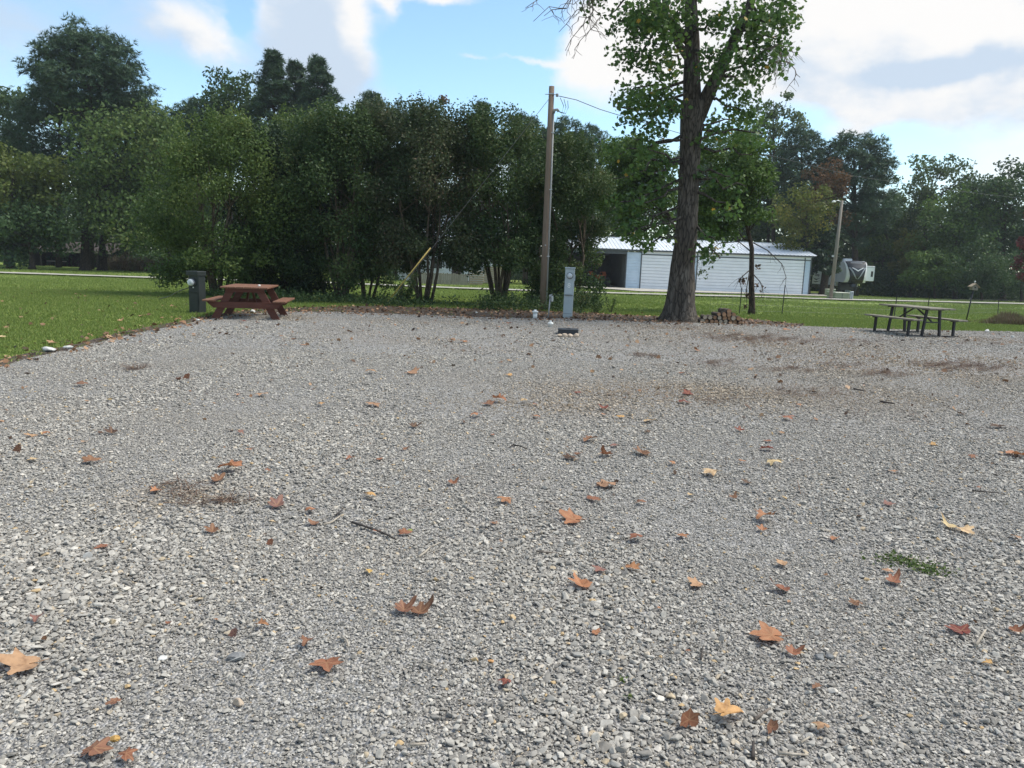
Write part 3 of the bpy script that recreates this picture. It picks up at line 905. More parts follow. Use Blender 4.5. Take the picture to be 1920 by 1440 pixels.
# a few larger pieces, mostly in the loose patch close by
p = wedge(1.8, 6.0, 330)
PS.append(p); SS.append(.030 + .026 * rng.random(len(p)))
P2, S = np.concatenate(PS), np.concatenate(SS)
keepn = len(P2)
patch = np.sin(P2[:, 0] * 1.7 + np.sin(P2[:, 1] * 1.3)) * np.sin(P2[:, 1] * 0.9 + 0.6 * P2[:, 0])
S = S * (1 + 0.22 * patch + .10 * np.sin(P2[:, 0] * 2.9 - .12 * P2[:, 1] + 1))
P3 = np.concatenate([P2, (0.012 + S * (0.10 + 0.16 * rng.random(keepn)))[:, None]], 1)
tone = np.zeros(keepn)
for (px, py, sx_, sy_, k) in ((1130, 742, 1.6, 1.2, .5), (1260, 735, 1.1, .8, .35), (1000, 765, 1.0, .5, .5), (1420, 640, 2.6, 1.6, .8), (1650, 690, 3.0, 2.2, .6), (1840, 680, 2.4, 2.0, .7), (1560, 745, 2.2, 1.0, .6),
                              (350, 935, .45, .3, .5), (1240, 615, 2.5, .9, .7), (1880, 640, 2.0, 1.0, .7), (640, 600, 4.0, .8, .5), (800, 640, 3.0, 1.5, .25)):
    q = gp(px, py)
    tone += k * np.exp(-(((P2[:, 0] - q.x) / sx_) ** 2 + ((P2[:, 1] - q.y) / sy_) ** 2))
tone = np.clip(tone * (.55 + .9 * rng.random(keepn)) + .10 * rng.random(keepn), 0, 1)
rot = np.stack([rng.normal(size=keepn) * 0.2, rng.normal(size=keepn) * 0.2, rng.random(keepn) * 6.283], 1)
scl = S[:, None] * (1 + 0.18 * rng.normal(size=(keepn, 3)))
scatter('gravel', P3, rot, scl, rng.integers(0, 8, keepn), protos, tone=tone)

# ------------------------------------------------------------------ grass
gprotos = []
for k in range(3):
    rr = np.random.default_rng(80 + k)
    T, Fc = GRASS_TUFT
    TT = T.copy()
    TT[:, :2] *= 1 + 0.3 * rr.normal(size=(1, 2))
    gprotos.append(D.objects.new('grass_tuft', np_mesh('grass_tuft', TT, Fc, M['grass'], {'tint': np.repeat(rr.random(6), 3)})))
GP, GS = [], []
for (ya, yb, n, h) in ((8.5, 16, 75000, .05), (16, 27, 92000, .06), (27, 50, 60000, .085), (50, 86, 40000, .12)):
    p = wedge(ya, yb, n)
    p = p[~inside(p, GPOLY)]
    if ya < 27:
        ins = inside(p, SPOLY)
        p = p[~ins | (rng.random(len(p)) < np.where(p[:, 0] < -5, .10, .012))]
    GP.append(p); GS.append(h * (0.6 + 0.8 * rng.random(len(p))))
GP, GS = np.concatenate(GP), np.concatenate(GS)
lane = tuple(gp(0, 512))
GP3 = np.concatenate([GP, (ztv(GP[:, 1]) - 0.06 * np.clip((GP[:, 1] - 27) / 20, 0, 1))[:, None]], 1)
n = len(GP3)
scatter('grass', GP3, np.stack([rng.normal(size=n) * .15, rng.normal(size=n) * .15, rng.random(n) * 6.28], 1), np.stack([GS * 1.5, GS * 1.5, GS], 1), rng.integers(0, 3, n), gprotos)

# ------------------------------------------------------------------ litter: dead leaf scraps on the verge and the lawn edge
def litter_mesh(name, P, size, tint, mat, flat=0.5):
    n = len(P)
    nb = np.tile([0, 0, 1.0], (n, 1)) * 1.6
    o = foliage(name, P, size, tint, rng, mat, nbias=nb, template=LEAF_LOBED if name == 'leaf_litter' else LEAF_Q)
    o['kind'] = 'stuff'
    return o


LP = []
edge = [Vector(p) for p in SIN[::-1]]
for i in range(len(edge) - 1):
    a, b = edge[i], edge[i + 1]
    nn = int((b - a).length * 34)
    t = rng.random(nn)
    off = np.abs(rng.normal(size=nn)) * 0.45 - 0.18
    dirv = (b - a).normalized()
    q = np.array(a)[None] + t[:, None] * np.array(b - a)[None]
    q[:, 0] += -dirv.y * off * 1; q[:, 1] += dirv.x * off
    LP.append(q[:, :2])
x = wedge(9, 27, 1100); x = x[~inside(x, GPOLY) & (x[:, 0] < 8)]; LP.append(x)
x = wedge(14, 23, 900); x = x[inside(x, GPOLY)]; LP.append(x)
x = wedge(3, 14, 420); x = x[inside(x, GPOLY)]; LP.append(x)
x = wedge(17, 27, 16000); x = x[inside(x, SPOLY) & ~inside(x, GPOLY)]; LP.append(x[:2600])
LP = np.concatenate(LP)
LP3 = np.concatenate([LP, (ztv(LP[:, 1]) + 0.02 + 0.02 * rng.random(len(LP)))[:, None]], 1)
litter_mesh('leaf_litter', LP3, (0.04 + 0.075 * rng.random(len(LP3)) ** 2) * np.clip(LP3[:, 1] / 13, .25, 1), rng.random(len(LP3)), M['litter'])

# pine straw drifts on the gravel
SPX, SA = [], []
for (px, py, wx, wy, n) in ((1420, 636, 55, 6, 1500), (1350, 633, 45, 5, 500), (1500, 640, 50, 4, 400), (1640, 641, 60, 4, 450), (1820, 690, 55, 7, 900), (1760, 685, 40, 5, 400),
                            (1660, 702, 30, 5, 420), (1345, 682, 30, 5, 300), (1218, 668, 22, 3, 300), (1580, 688, 40, 6, 260), (1480, 695, 55, 4, 260), (1500, 738, 60, 8, 320),
                            (1560, 742, 60, 8, 260), (1345, 752, 25, 5, 160), (1850, 640, 60, 10, 400), (335, 920, 35, 10, 420), (350, 940, 25, 12, 320), (420, 946, 45, 3, 380),
                            (250, 692, 22, 3, 150), (1160, 740, 60, 10, 70), (1240, 745, 40, 12, 80), (1300, 615, 60, 4, 300), (1240, 618, 60, 5, 250), (1640, 780, 120, 20, 200),
                            (1890, 820, 60, 12, 160), (1850, 830, 40, 6, 120), (900, 870, 300, 120, 160), (1300, 860, 400, 150, 220), (700, 640, 300, 20, 220), (1500, 660, 300, 22, 650)):
    c, s = gp(px, py), None
    n = int(n * (1.7 if py < 720 else .8 if py < 800 else .2))
    pxs = px + rng.normal(size=n) * wx * 0.75
    pys = py + rng.normal(size=n) * wy * 0.7 + 2.5 * np.sin(pxs * .09 + px)
    kp = (np.sin(pxs * .21 + py) + np.sin(pxs * .083 + pys * .55) + .9 * rng.normal(size=n)) > -.1
    pxs, pys = pxs[kp], pys[kp]
    for a, b in zip(pxs, pys):
        p = gp(a, max(b, 600))
        SPX.append((p.x, p.y, 0.022 + 0.012 * rng.random()))
SP = np.array(SPX)
SP = SP[inside(SP, GPOLY)]
n = len(SP)
Tn = (np.array([(-.012, -.5, 0), (.012, -.5, 0), (.012, .5, .04), (-.012, .5, .04)]), np.array([(0, 1, 2), (0, 2, 3)]))
o = foliage('pine_straw', SP, 0.10 + 0.12 * rng.random(n), rng.random(n), rng, M['straw'], nbias=np.tile([0, 0, 3.0], (n, 1)), template=Tn)
o['kind'] = 'stuff'

# ------------------------------------------------------------------ trees
def hedge_shrub(px_base, px_c, py_top, hw_px, y, mat, label, seed, nstem=6, zlow=1.35, nleaf=44000, leaf=0.094, nskirt=34, sk=(.42, .62), top_mat=None, name='hedge_tree', bark='bark_pale'):
    r = np.random.default_rng(seed)
    base = gx(px_base, y)
    t = thing(name, label, 'tree', base, 0, 'multi-stemmed trees in the hedge row')
    k = m2px(base)
    top = at(px_c, py_top, y).z - base.z
    hw = hw_px / k
    cx = (gx(px_c, y) - base).x
    # stems
    tips = []
    for i in range(nstem):
        a = 6.28 * (i + r.random() * .6) / nstem
        b = Vector((math.cos(a) * .12 * (1 + r.random()), math.sin(a) * .12, -0.08))
        sp = hw * (0.25 + 0.45 * r.random())
        e = Vector((cx * .6 + math.cos(a) * sp, math.sin(a) * sp * .8, top * (0.5 + 0.25 * r.random())))
        mb = MB()
        mid = b.lerp(e, 0.45) + Vector((math.cos(a) * .1, 0, 0.1))
        r0 = 0.045 + 0.035 * r.random()
        pts = [b, b.lerp(mid, .5) + Vector(r.normal(size=3)) * .05, mid, mid.lerp(e, .5) + Vector(r.normal(size=3)) * .12, e]
        mb.tube(pts, [r0, r0 * .85, r0 * .7, r0 * .5, r0 * .2], 7)
        for q in range(4):
            p0 = Vector(pts[2]).lerp(Vector(pts[3 + q % 2]), r.random())
            p1 = p0 + Vector((r.normal() * .7, r.normal() * .6, .5 + .7 * r.random()))
            branchy(mb, r, p0, p1, r0 * .35, r0 * .1, 3, .06, 5)
        mb.build('stem', M[bark], t, smooth=True)
        tips.append(e)
    # crown: clumps in an upright rounded envelope, sprays out of the top and the sides
    C, Rr, tn = [], [], []
    ncl = 74
    ph1, ph2 = r.random() * 6.28, r.random() * 6.28
    for i in range(ncl):
        u = r.random()
        z = zlow + (top - zlow) * (0.06 + 0.9 * u)
        prof = math.sin(math.pi * min(1, 0.20 + 0.72 * u)) ** 0.55
        a = r.random() * 6.28
        lump = 1 + .16 * math.sin(2 * a + ph1) + .13 * math.sin(3 * a + ph2 + 2.2 * z) + .10 * math.sin(1.7 * z + ph1)
        rad = hw * prof * (0.35 + 0.6 * math.sqrt(r.random())) * lump
        z = zlow + (z - zlow) * (1 - .13 * (1 + math.sin(a + ph2)) * r.random())
        C.append((cx + math.cos(a) * rad, math.sin(a) * rad * 0.85, z))
        s = hw * (0.17 + 0.15 * r.random())
        Rr.append((s, s, s * (0.75 + 0.5 * r.random())))
        tn.append(r.random())
    for i in range(20):
        a = r.random() * 6.28
        rad = hw * 0.75 * math.sqrt(r.random())
        s = hw * (0.06 + 0.06 * r.random())
        C.append((cx + math.cos(a) * rad, math.sin(a) * rad, top * (0.93 - 0.13 * (rad / hw) ** 2 + 0.03 * r.random())))
        Rr.append((s, s, s * 2.6)); tn.append(r.random())
    for i in range(nskirt):
        a = r.random() * 6.28
        q = .35 + .6 * r.random()
        C.append((cx + math.cos(a) * hw * q, math.sin(a) * hw * .85 * q, zlow * (sk[0] + sk[1] * r.random())))
        s = hw * (0.12 + .08 * r.random())
        Rr.append((s * 1.4, s * 1.4, s)); tn.append(r.random())
    P, ci, d = clump_points(r, C, Rr, nleaf, 0.35)
    tn = np.array(tn)
    tint = np.clip(0.16 + 0.46 * tn[ci] + 0.16 * r.normal(size=nleaf), 0, 1)
    cr = foliage('crown', P, leaf * (0.7 + 0.6 * r.random(nleaf)), tint, r, mat, nbias=d * .35 + np.array([0, 0, .35]), parent=t)
    return t


def broad_tree(px_trunk, px_c, py_top, py_low, hw_px, y, mat, label, seed, nleaf=8000, leaf=0.30, ncl=46, trunk_r=0.22, group='trees standing behind the field', name='broadleaf_tree',
               loose=0.35, bark='bark2', flat=1.0, base=None, cy=0.0, template=LEAF_Q, sky=0.0, lean=0.0, depth=None, trunk=True):
    r = np.random.default_rng(seed)
    b = base if base is not None else gx(px_trunk, y)
    t = thing(name, label, 'tree', b, 0, group)
    k = m2px(b)
    zt_, zl = at(px_c, py_top, y).z - b.z, at(px_c, py_low, y).z - b.z
    hw = hw_px / k
    cx = (at(px_c, (py_top + py_low) / 2, y) - b).x
    cz, hz = (zt_ + zl) / 2, (zt_ - zl) / 2
    dp = depth if depth else hw * .8
    C, Rr, tn = [], [], []
    mb = MB()
    zf = max(zl * .95, .22 * zt_)
    fork = Vector(((at(px_trunk, py_top + (py_low - py_top) * (1 - (zf - zl) / (zt_ - zl)), b.y) - b).x, 0, zf))
    topv = Vector((cx * .95, cy, zl + (zt_ - zl) * .75))
    if trunk:
        mb.tube([(0, 0, -.15), (0.02, 0, .25), tuple(fork * .5), tuple(fork), tuple(fork.lerp(topv, .5)), tuple(topv)],
                [trunk_r * 1.5, trunk_r * 1.08, trunk_r * .9, trunk_r * .75, trunk_r * .42, trunk_r * .1], 10)
    for i in range(ncl):
        d = r.normal(size=3); d /= np.linalg.norm(d)
        q = (0.42 + 0.50 * r.random() ** 0.6)
        if r.random() < .25: q *= .5
        c = np.array((cx + d[0] * hw * q, cy + d[1] * dp * q, cz + d[2] * hz * q))
        s = hw * (0.16 + 0.17 * r.random()) * flat
        C.append(c); Rr.append((s * (1 + .3 * r.random()), s, s * (.62 + .3 * r.random()))); tn.append(r.random())
        if trunk and i % 3 == 0:
            p0 = fork.lerp(topv, min(.95, max(0, (c[2] - zl) / (zt_ - zl) * .7)))
            branchy(mb, r, p0, c, trunk_r * .26, trunk_r * .06, 4, .06, 5)
    if trunk:
        mb.build('trunk', M[bark], t, smooth=True)
    P, ci, d = clump_points(r, C, Rr, nleaf, loose)
    tint = np.clip(0.12 + 0.52 * np.array(tn)[ci] + 0.16 * r.normal(size=nleaf), 0, 1)
    foliage('crown', P, leaf * (0.65 + 0.7 * r.random(nleaf)), tint, r, mat, nbias=d * .4 + np.array([0, 0, .4]), template=template, parent=t)
    return t


def pine_tree(px, py_top, py_low, hw_px, y, label, seed, shape='cone', ntuft=4200, tuft=.62, trunk_r=0.26, group='pines standing behind the field', px_base=None, mat='lf_pine'):
    r = np.random.default_rng(seed)
    b = gx(px if px_base is None else px_base, y)
    t = thing('pine_tree', label, 'tree', b, 0, group)
    k = m2px(b)
    H, zl = at(px, py_top, y).z - b.z, at(px, py_low, y).z - b.z
    hw = hw_px / k
    H -= .16 * hw + .45
    cx = (at(px, py_top, y) - b).x
    mb = MB()
    tp = Vector((cx, 0, H * .97))
    mb.tube([(0, 0, -.2), tuple(tp * .3), tuple(tp * .65), tuple(tp)], [trunk_r * 1.2, trunk_r, trunk_r * .7, trunk_r * .12], 9)
    C, Rr, tn = [], [], []
    nb = 70 if shape == 'dome' else 60
    for i in range(nb):
        u = (i + r.random()) / nb
        a = i * 2.4 + r.random()
        z = zl + (H - zl) * (u ** 0.85)
        if shape == 'dome':
            prof = math.sqrt(max(0.03, 1 - (max(0, u - .22) / .80) ** 2)) * (0.72 + .28 * min(1, u / .2))
        elif shape == 'cone':
            prof = (1 - u) ** 0.75 * (0.8 + .2 * r.random()) + .10
        else:
            prof = math.sin(math.pi * (0.12 + .82 * u)) ** .7
        rad = hw * prof * (0.55 + .45 * r.random() ** .5)
        c = Vector((cx * (z / H) + math.cos(a) * rad, math.sin(a) * rad, z + 0.05 * hw))
        p0 = Vector((cx * (z / H) * .97, 0, max(zl * .8, z - rad * .55)))
        branchy(mb, r, p0, c, trunk_r * .2, trunk_r * .05, 4, .05, 4)
        m_ = 2 if rad > hw * .4 else 1
        for q in range(m_):
            f = 1 - .3 * q
            cc = p0.lerp(c, f) + Vector(r.normal(size=3)) * .15 * hw * q
            s = hw * (.15 + .10 * r.random())
            C.append(cc); Rr.append((s * 1.15, s * 1.15, s * .66)); tn.append(r.random())
    mb.build('trunk', M['bark2'], t, smooth=True)
    P, ci, d = clump_points(r, [tuple(c) for c in C], Rr, ntuft, .3)
    tint = np.clip(.15 + .5 * np.array(tn)[ci] + .15 * r.normal(size=ntuft), 0, 1)
    ax = unit(d * .6 + np.array([0, 0, .8]))
    foliage('crown', P, tuft * (.7 + .6 * r.random(ntuft)), tint, r, M[mat], template=NEEDLE_TUFT, axis_dir=ax, parent=t)
    return t


# --- the hedge row
hedge_shrub(408, 410, 212, 118, 26.5, M['lf_hedge_light'], 'pale green multi-stemmed tree behind the red picnic table', 101, 7, nleaf=46000, zlow=1.3)
hedge_shrub(515, 528, 232, 92, 28.2, M['lf_dark'], 'darkest dense evergreen of the hedge, right behind the red table bench', 102, 4, zlow=0.5, bark='bark2')
hedge_shrub(560, 575, 205, 95, 29.4, M['lf_hedge_light'], 'light green tree rising behind the dark evergreen in the hedge', 112, 4, zlow=1.6, nleaf=30000)
hedge_shrub(642, 636, 198, 108, 27.2, M['lf_hedge'], 'dark multi-stemmed tree left of the yellow guy-wire guard', 103, 9, zlow=1.4, nskirt=20)
hedge_shrub(690, 722, 186, 100, 28.6, M['lf_hedge_rust'], 'rust-tinged tree with a slim leaning stem just left of the guard', 104, 4, zlow=1.7, nskirt=14)
hedge_shrub(795, 806, 190, 108, 27.0, M['lf_hedge_rust'], 'reddish-topped tree with a tight clump of thick stems beside the guy wire', 105, 7, zlow=1.6, nskirt=30, sk=(.88, .5))
hedge_shrub(938, 926, 205, 104, 27.6, M['lf_hedge'], 'dark arching tree with splayed stems left of the utility pole', 106, 8, zlow=1.6, nskirt=26, sk=(.85, .5))
hedge_shrub(1068, 1058, 240, 78, 28.2, M['lf_hedge'], 'dense tree leafy to the ground behind the grey meter pedestal', 107, 5, zlow=0.35)

# --- trees behind the field, left
broad_tree(160, 232, 178, 500, 130, 68, M['lf_hedge_light'], 'broad light green tree with two dark trunks before the brown shed', 201, 15000, .34, 70, .42)
broad_tree(192, 330, 235, 505, 100, 71, M['lf_mid'], 'rounded green tree between the brown shed and the hedge', 202, 9000, .34, 46, .40)
broad_tree(20, 30, 250, 480, 105, 66, M['lf_lime'], 'yellow-green tree at the far left edge of the field', 203, 10000, .34, 52, .3)
broad_tree(60, 45, 380, 500, 95, 64, M['lf_forest'], 'low dark tree beneath the yellow-green tree at far left', 204, 6000, .32, 40, .25)
broad_tree(15, 10, 130, 400, 90, 84, M['lf_forest'], 'tall dark tree left of the domed pine', 205, 7000, .42, 40, .35)
pine_tree(168, 46, 205, 98, 76, 'tallest pine with a wide dome of needles above bare limbs', 206, 'dome', 6500, 0.71, .36)
pine_tree(235, 165, 330, 75, 79, 'lower spreading pine just right of the domed pine', 207, 'round', 4250, 0.71)
pine_tree(110, 150, 330, 85, 80, 'lower pine filling in under the left of the domed pine', 208, 'round', 4250, 0.71)
broad_tree(430, 430, 118, 330, 80, 78, M['lf_forest'], 'rounded greyish tree top left of the three pine spires', 209, 7000, .38, 44, .35)
pine_tree(380, 178, 340, 60, 77, 'small rounded pine left of the greyish tree top', 210, 'round', 3000, 0.68)
pine_tree(513, 84, 300, 44, 75, 'first and tallest of the three close pine spires', 211, 'cone', 3750, 0.62)
pine_tree(554, 106, 300, 38, 77, 'middle one of the three close pine spires', 212, 'cone', 3000, 0.62)
pine_tree(596, 96, 300, 44, 75, 'right one of the three close pine spires', 213, 'cone', 3750, 0.62)
pine_tree(318, 196, 380, 55, 82, 'low pine in the gap between the domed pine and the spires', 214, 'round', 2500, 0.68)
pine_tree(696, 162, 330, 48, 80, 'pointed pine top above the left part of the hedge', 215, 'cone', 2750, 0.62)
broad_tree(760, 755, 180, 330, 40, 84, M['lf_forest'], 'thin-topped tree showing over the hedge beside the pointed pine', 216, 2200, .36, 26, .2)
broad_tree(820, 820, 176, 340, 48, 82, M['lf_rust'], 'brown-tinged tree top over the middle of the hedge', 217, 2600, .36, 30, .2)
pine_tree(905, 182, 340, 34, 83, 'narrow pine spire over the hedge left of the utility pole', 218, 'cone', 2250, 0.59)
pine_tree(985, 204, 360, 48, 82, 'round-topped pine immediately left of the utility pole top', 219, 'round', 2750, 0.62)
pine_tree(1062, 214, 380, 48, 83, 'pine just right of the utility pole top', 220, 'round', 2750, 0.62)
pine_tree(1110, 226, 400, 44, 85, 'pine between the utility pole and the big tree', 221, 'round', 2500, 0.62)
broad_tree(870, 870, 205, 400, 60, 88, M['lf_forest'], 'dark tree filling behind the hedge below the narrow spire', 222, 3500, .42, 30, .3)
broad_tree(660, 650, 200, 420, 70, 88, M['lf_forest'], 'dark tree filling behind the hedge below the pointed pine', 223, 4000, .42, 30, .3)
broad_tree(1010, 1010, 240, 440, 70, 90, M['lf_forest'], 'dark tree filling behind the hedge at the utility pole', 224, 4000, .42, 30, .3)

# --- trees behind the white building and to the right
broad_tree(1282, 1190, 236, 452, 88, 36, M['lf_mid'], 'fresh green tree whose crown hangs left behind the big trunk', 230, 19000, .155, 66, .13, template=LEAF_Q, loose=.3)
broad_tree(1410, 1402, 205, 455, 92, 25.2, M['lf_mid'], 'slim sapling-trunked tree right of the firewood pile', 231, 17000, .125, 80, .105, group=None, name='slim_tree', bark='bark2', base=gp(1408, 590), loose=.28, flat=.85)
broad_tree(1450, 1445, 140, 330, 62, 96, M['lf_feather'], 'tall feathery pale tree right of the big tree', 232, 2600, .40, 40, .25, flat=.7)
pine_tree(1505, 232, 420, 52, 92, 'dark pine top left of the large rounded pine', 233, 'round', 3250, 0.71)
pine_tree(1604, 240, 440, 74, 90, 'large rounded dark pine right of the brown-leaved tree', 234, 'dome', 6500, 0.71, .34)
broad_tree(1545, 1545, 296, 440, 48, 86, M['lf_rust'], 'brown-leaved tree in front of the large rounded pine', 235, 3400, .30, 34, .2)
broad_tree(1515, 1508, 330, 478, 62, 82, M['lf_yellow'], 'yellowing tree above the right end of the white building', 236, 4500, .28, 40, .2)
broad_tree(1330, 1330, 255, 450, 80, 98, M['lf_forest'], 'dark green tree behind the white roof left of centre', 237, 5500, .42, 40, .3)
broad_tree(1440, 1440, 265, 460, 85, 99, M['lf_forest'], 'dark green tree behind the white roof near the slim trunk', 238, 5500, .42, 40, .3)
broad_tree(1200, 1180, 260, 460, 80, 99, M['lf_forest'], 'dark green tree behind the open bay of the building', 239, 5500, .42, 40, .3)
broad_tree(1735, 1748, 282, 420, 74, 96, M['lf_feather'], 'pale feathery tree rising above the right woods', 240, 4200, .38, 52, .25, flat=.75)
broad_tree(1880, 1880, 296, 500, 82, 90, M['lf_forest'], 'tall full tree at the right end of the woods', 241, 8000, .38, 52, .3)
broad_tree(1690, 1690, 350, 530, 62, 102, M['lf_forest'], 'dark rounded tree below the pale feathery tree', 242, 6000, .36, 44, .25)
broad_tree(1790, 1790, 355, 540, 82, 90, M['lf_mid'], 'mid-green rounded tree between feathery tree and tall full tree', 243, 8000, .34, 52, .25)
broad_tree(1706, 1706, 420, 545, 36, 93, M['lf_yellow'], 'yellowing bushy tree right beside the caravan slide-out', 244, 4200, .26, 34, .15, name='bushy_tree')
broad_tree(1752, 1752, 450, 550, 58, 87, M['lf_mid'], 'low leafy bush on the lawn edge right of the yellowing bush', 245, 6000, .26, 40, .12, name='bushy_tree')
broad_tree(1840, 1850, 440, 552, 75, 84, M['lf_forest'], 'low dark bush behind the birdhouse post', 246, 6500, .27, 44, .12, name='bushy_tree')
broad_tree(1935, 1932, 395, 545, 32, 62, M['lf_red'], 'tree with crimson blossom at the right edge of the photo', 247, 3000, .20, 30, .1, name='blossoming_tree')
broad_tree(1915, 1910, 420, 560, 66, 88, M['lf_forest'], 'dark bush behind the crimson-blossomed tree', 248, 5000, .3, 40, .15, name='bushy_tree')

broad_tree(742, 742, 462, 530, 42, 76, M['lf_mid'], 'low bush before the house seen between the hedge stems', 249, 3500, .2, 34, .1, name='bushy_tree')
broad_tree(690, 690, 475, 530, 36, 78, M['lf_forest'], 'second low bush left of the house seen between hedge stems', 250, 3000, .2, 30, .1, name='bushy_tree')

broad_tree(1655, 1655, 335, 540, 52, 99, M['lf_mid'], 'green tree filling between the large rounded pine and the feathery tree', 251, 6500, .36, 46, .25)
broad_tree(1835, 1835, 335, 540, 62, 98, M['lf_mid'], 'green tree behind the low dark bush and birdhouse', 252, 6500, .36, 46, .25)
broad_tree(1385, 1385, 225, 450, 75, 100, M['lf_mid'], 'full green tree top behind the white roof near the big trunk', 253, 6500, .38, 46, .3)
broad_tree(1485, 1485, 300, 460, 60, 97, M['lf_mid'], 'green tree filling behind the yellowing tree', 254, 5000, .36, 40, .3)

# --- dark cedar before the right end of the building
cd = gx(1543, 83)
t = thing('cedar_tree', 'dark conical cedar covering the right corner of the white building', 'tree', cd)
r = np.random.default_rng(301)
k = m2px(cd)
H, zl, hw = at(1535, 395, 83).z - cd.z, at(1545, 503, 83).z - cd.z, 50 / k
mb = MB(); mb.tube([(0, 0, -.2), (0, 0, .4), (0.05, 0, zl), (0, 0, H * .9)], [.62, .42, .36, .05], 10); mb.build('trunk', M['bark2'], t, True)
C, Rr, tn = [], [], []
for i in range(80):
    u = r.random() ** 1.2; a = r.random() * 6.28
    rad = hw * (1 - u) ** .8 * (.4 + .6 * r.random() ** .5)
    C.append((-1.25 + math.cos(a) * rad, math.sin(a) * rad, zl + (H - zl) * u - .15 * rad)); s = hw * (.12 + .11 * r.random())
    Rr.append((s * 1.3, s * 1.3, s * .7)); tn.append(r.random())
P, ci, d = clump_points(r, C, Rr, 9000, .3)
foliage('crown', P, .36 * (.7 + .6 * r.random(9000)), np.clip(.15 + .5 * np.array(tn)[ci] + .15 * r.normal(size=9000), 0, 1), r, M['lf_dark'], nbias=d * .4, parent=t)

# --- the far wood and brush that close the view
C, Rr, tn = [], [], []
r = np.random.default_rng(302)
for i in range(950):
    x = -95 + 205 * r.random()
    C.append((x, 104 + 10 * r.random(), zt(95) + 10.5 * r.random() ** 1.1)); s = 1.4 + 1.6 * r.random(); Rr.append((s * 1.4, s, s)); tn.append(r.random())
P, ci, d = clump_points(r, C, Rr, 130000, .3)
o = foliage('far_woods', P, .62 * (.7 + .6 * r.random(130000)), np.clip(.1 + .5 * np.array(tn)[ci] + .15 * r.normal(size=130000), 0, 1), r, M['lf_forest'], nbias=d * .4)
o['kind'] = 'stuff'
C, Rr, tn = [], [], []
for i in range(260):
    x = -60 + 130 * r.random()
    if 5 < x < 49: continue
    yy = 88 + 6 * r.random() if x > 20 else 90 + 6 * r.random()
    C.append((x, yy, zt(90) + 1.9 * r.random())); s = .7 + .7 * r.random(); Rr.append((s * 1.5, s, s)); tn.append(r.random())
for i in range(260):
    C.append((43.5 + 34 * r.random(), 93 + 4 * r.random(), zt(92) + 2.6 * r.random())); s = .8 + .6 * r.random(); Rr.append((s * 1.5, s, s)); tn.append(r.random())
P, ci, d = clump_points(r, C, Rr, 46000, .3)
o = foliage('field_edge_undergrowth', P, .32 * (.7 + .6 * r.random(46000)), np.clip(.05 + .5 * np.array(tn)[ci] + .15 * r.normal(size=46000), 0, 1), r, M['lf_forest'], nbias=d * .4)
o['kind'] = 'stuff'

# --- weeds along the foot of the hedge
C, Rr, tn = [], [], []
for i in range(300):
    px = r.uniform(380, 1115)
    yy = r.uniform(24.2, 27.6)
    if 820 < px < 900 and r.random() < .85: continue
    c = gx(px, yy); s = .12 + .14 * r.random()
    hgt = .1 + .22 * r.random() * (1.8 if px > 900 else 1)
    C.append((c.x, yy, c.z + hgt * .5)); Rr.append((s * 1.6, s, hgt)); tn.append(r.random())
P, ci, d = clump_points(r, C, Rr, 16000, .2)
o = foliage('hedge_foot_weeds', P, .075 * (.6 + .8 * r.random(16000)), np.clip(.05 + .5 * np.array(tn)[ci] + .2 * r.normal(size=16000), 0, 1), r, M['lf_hedge'], nbias=d * .3)
o['kind'] = 'stuff'

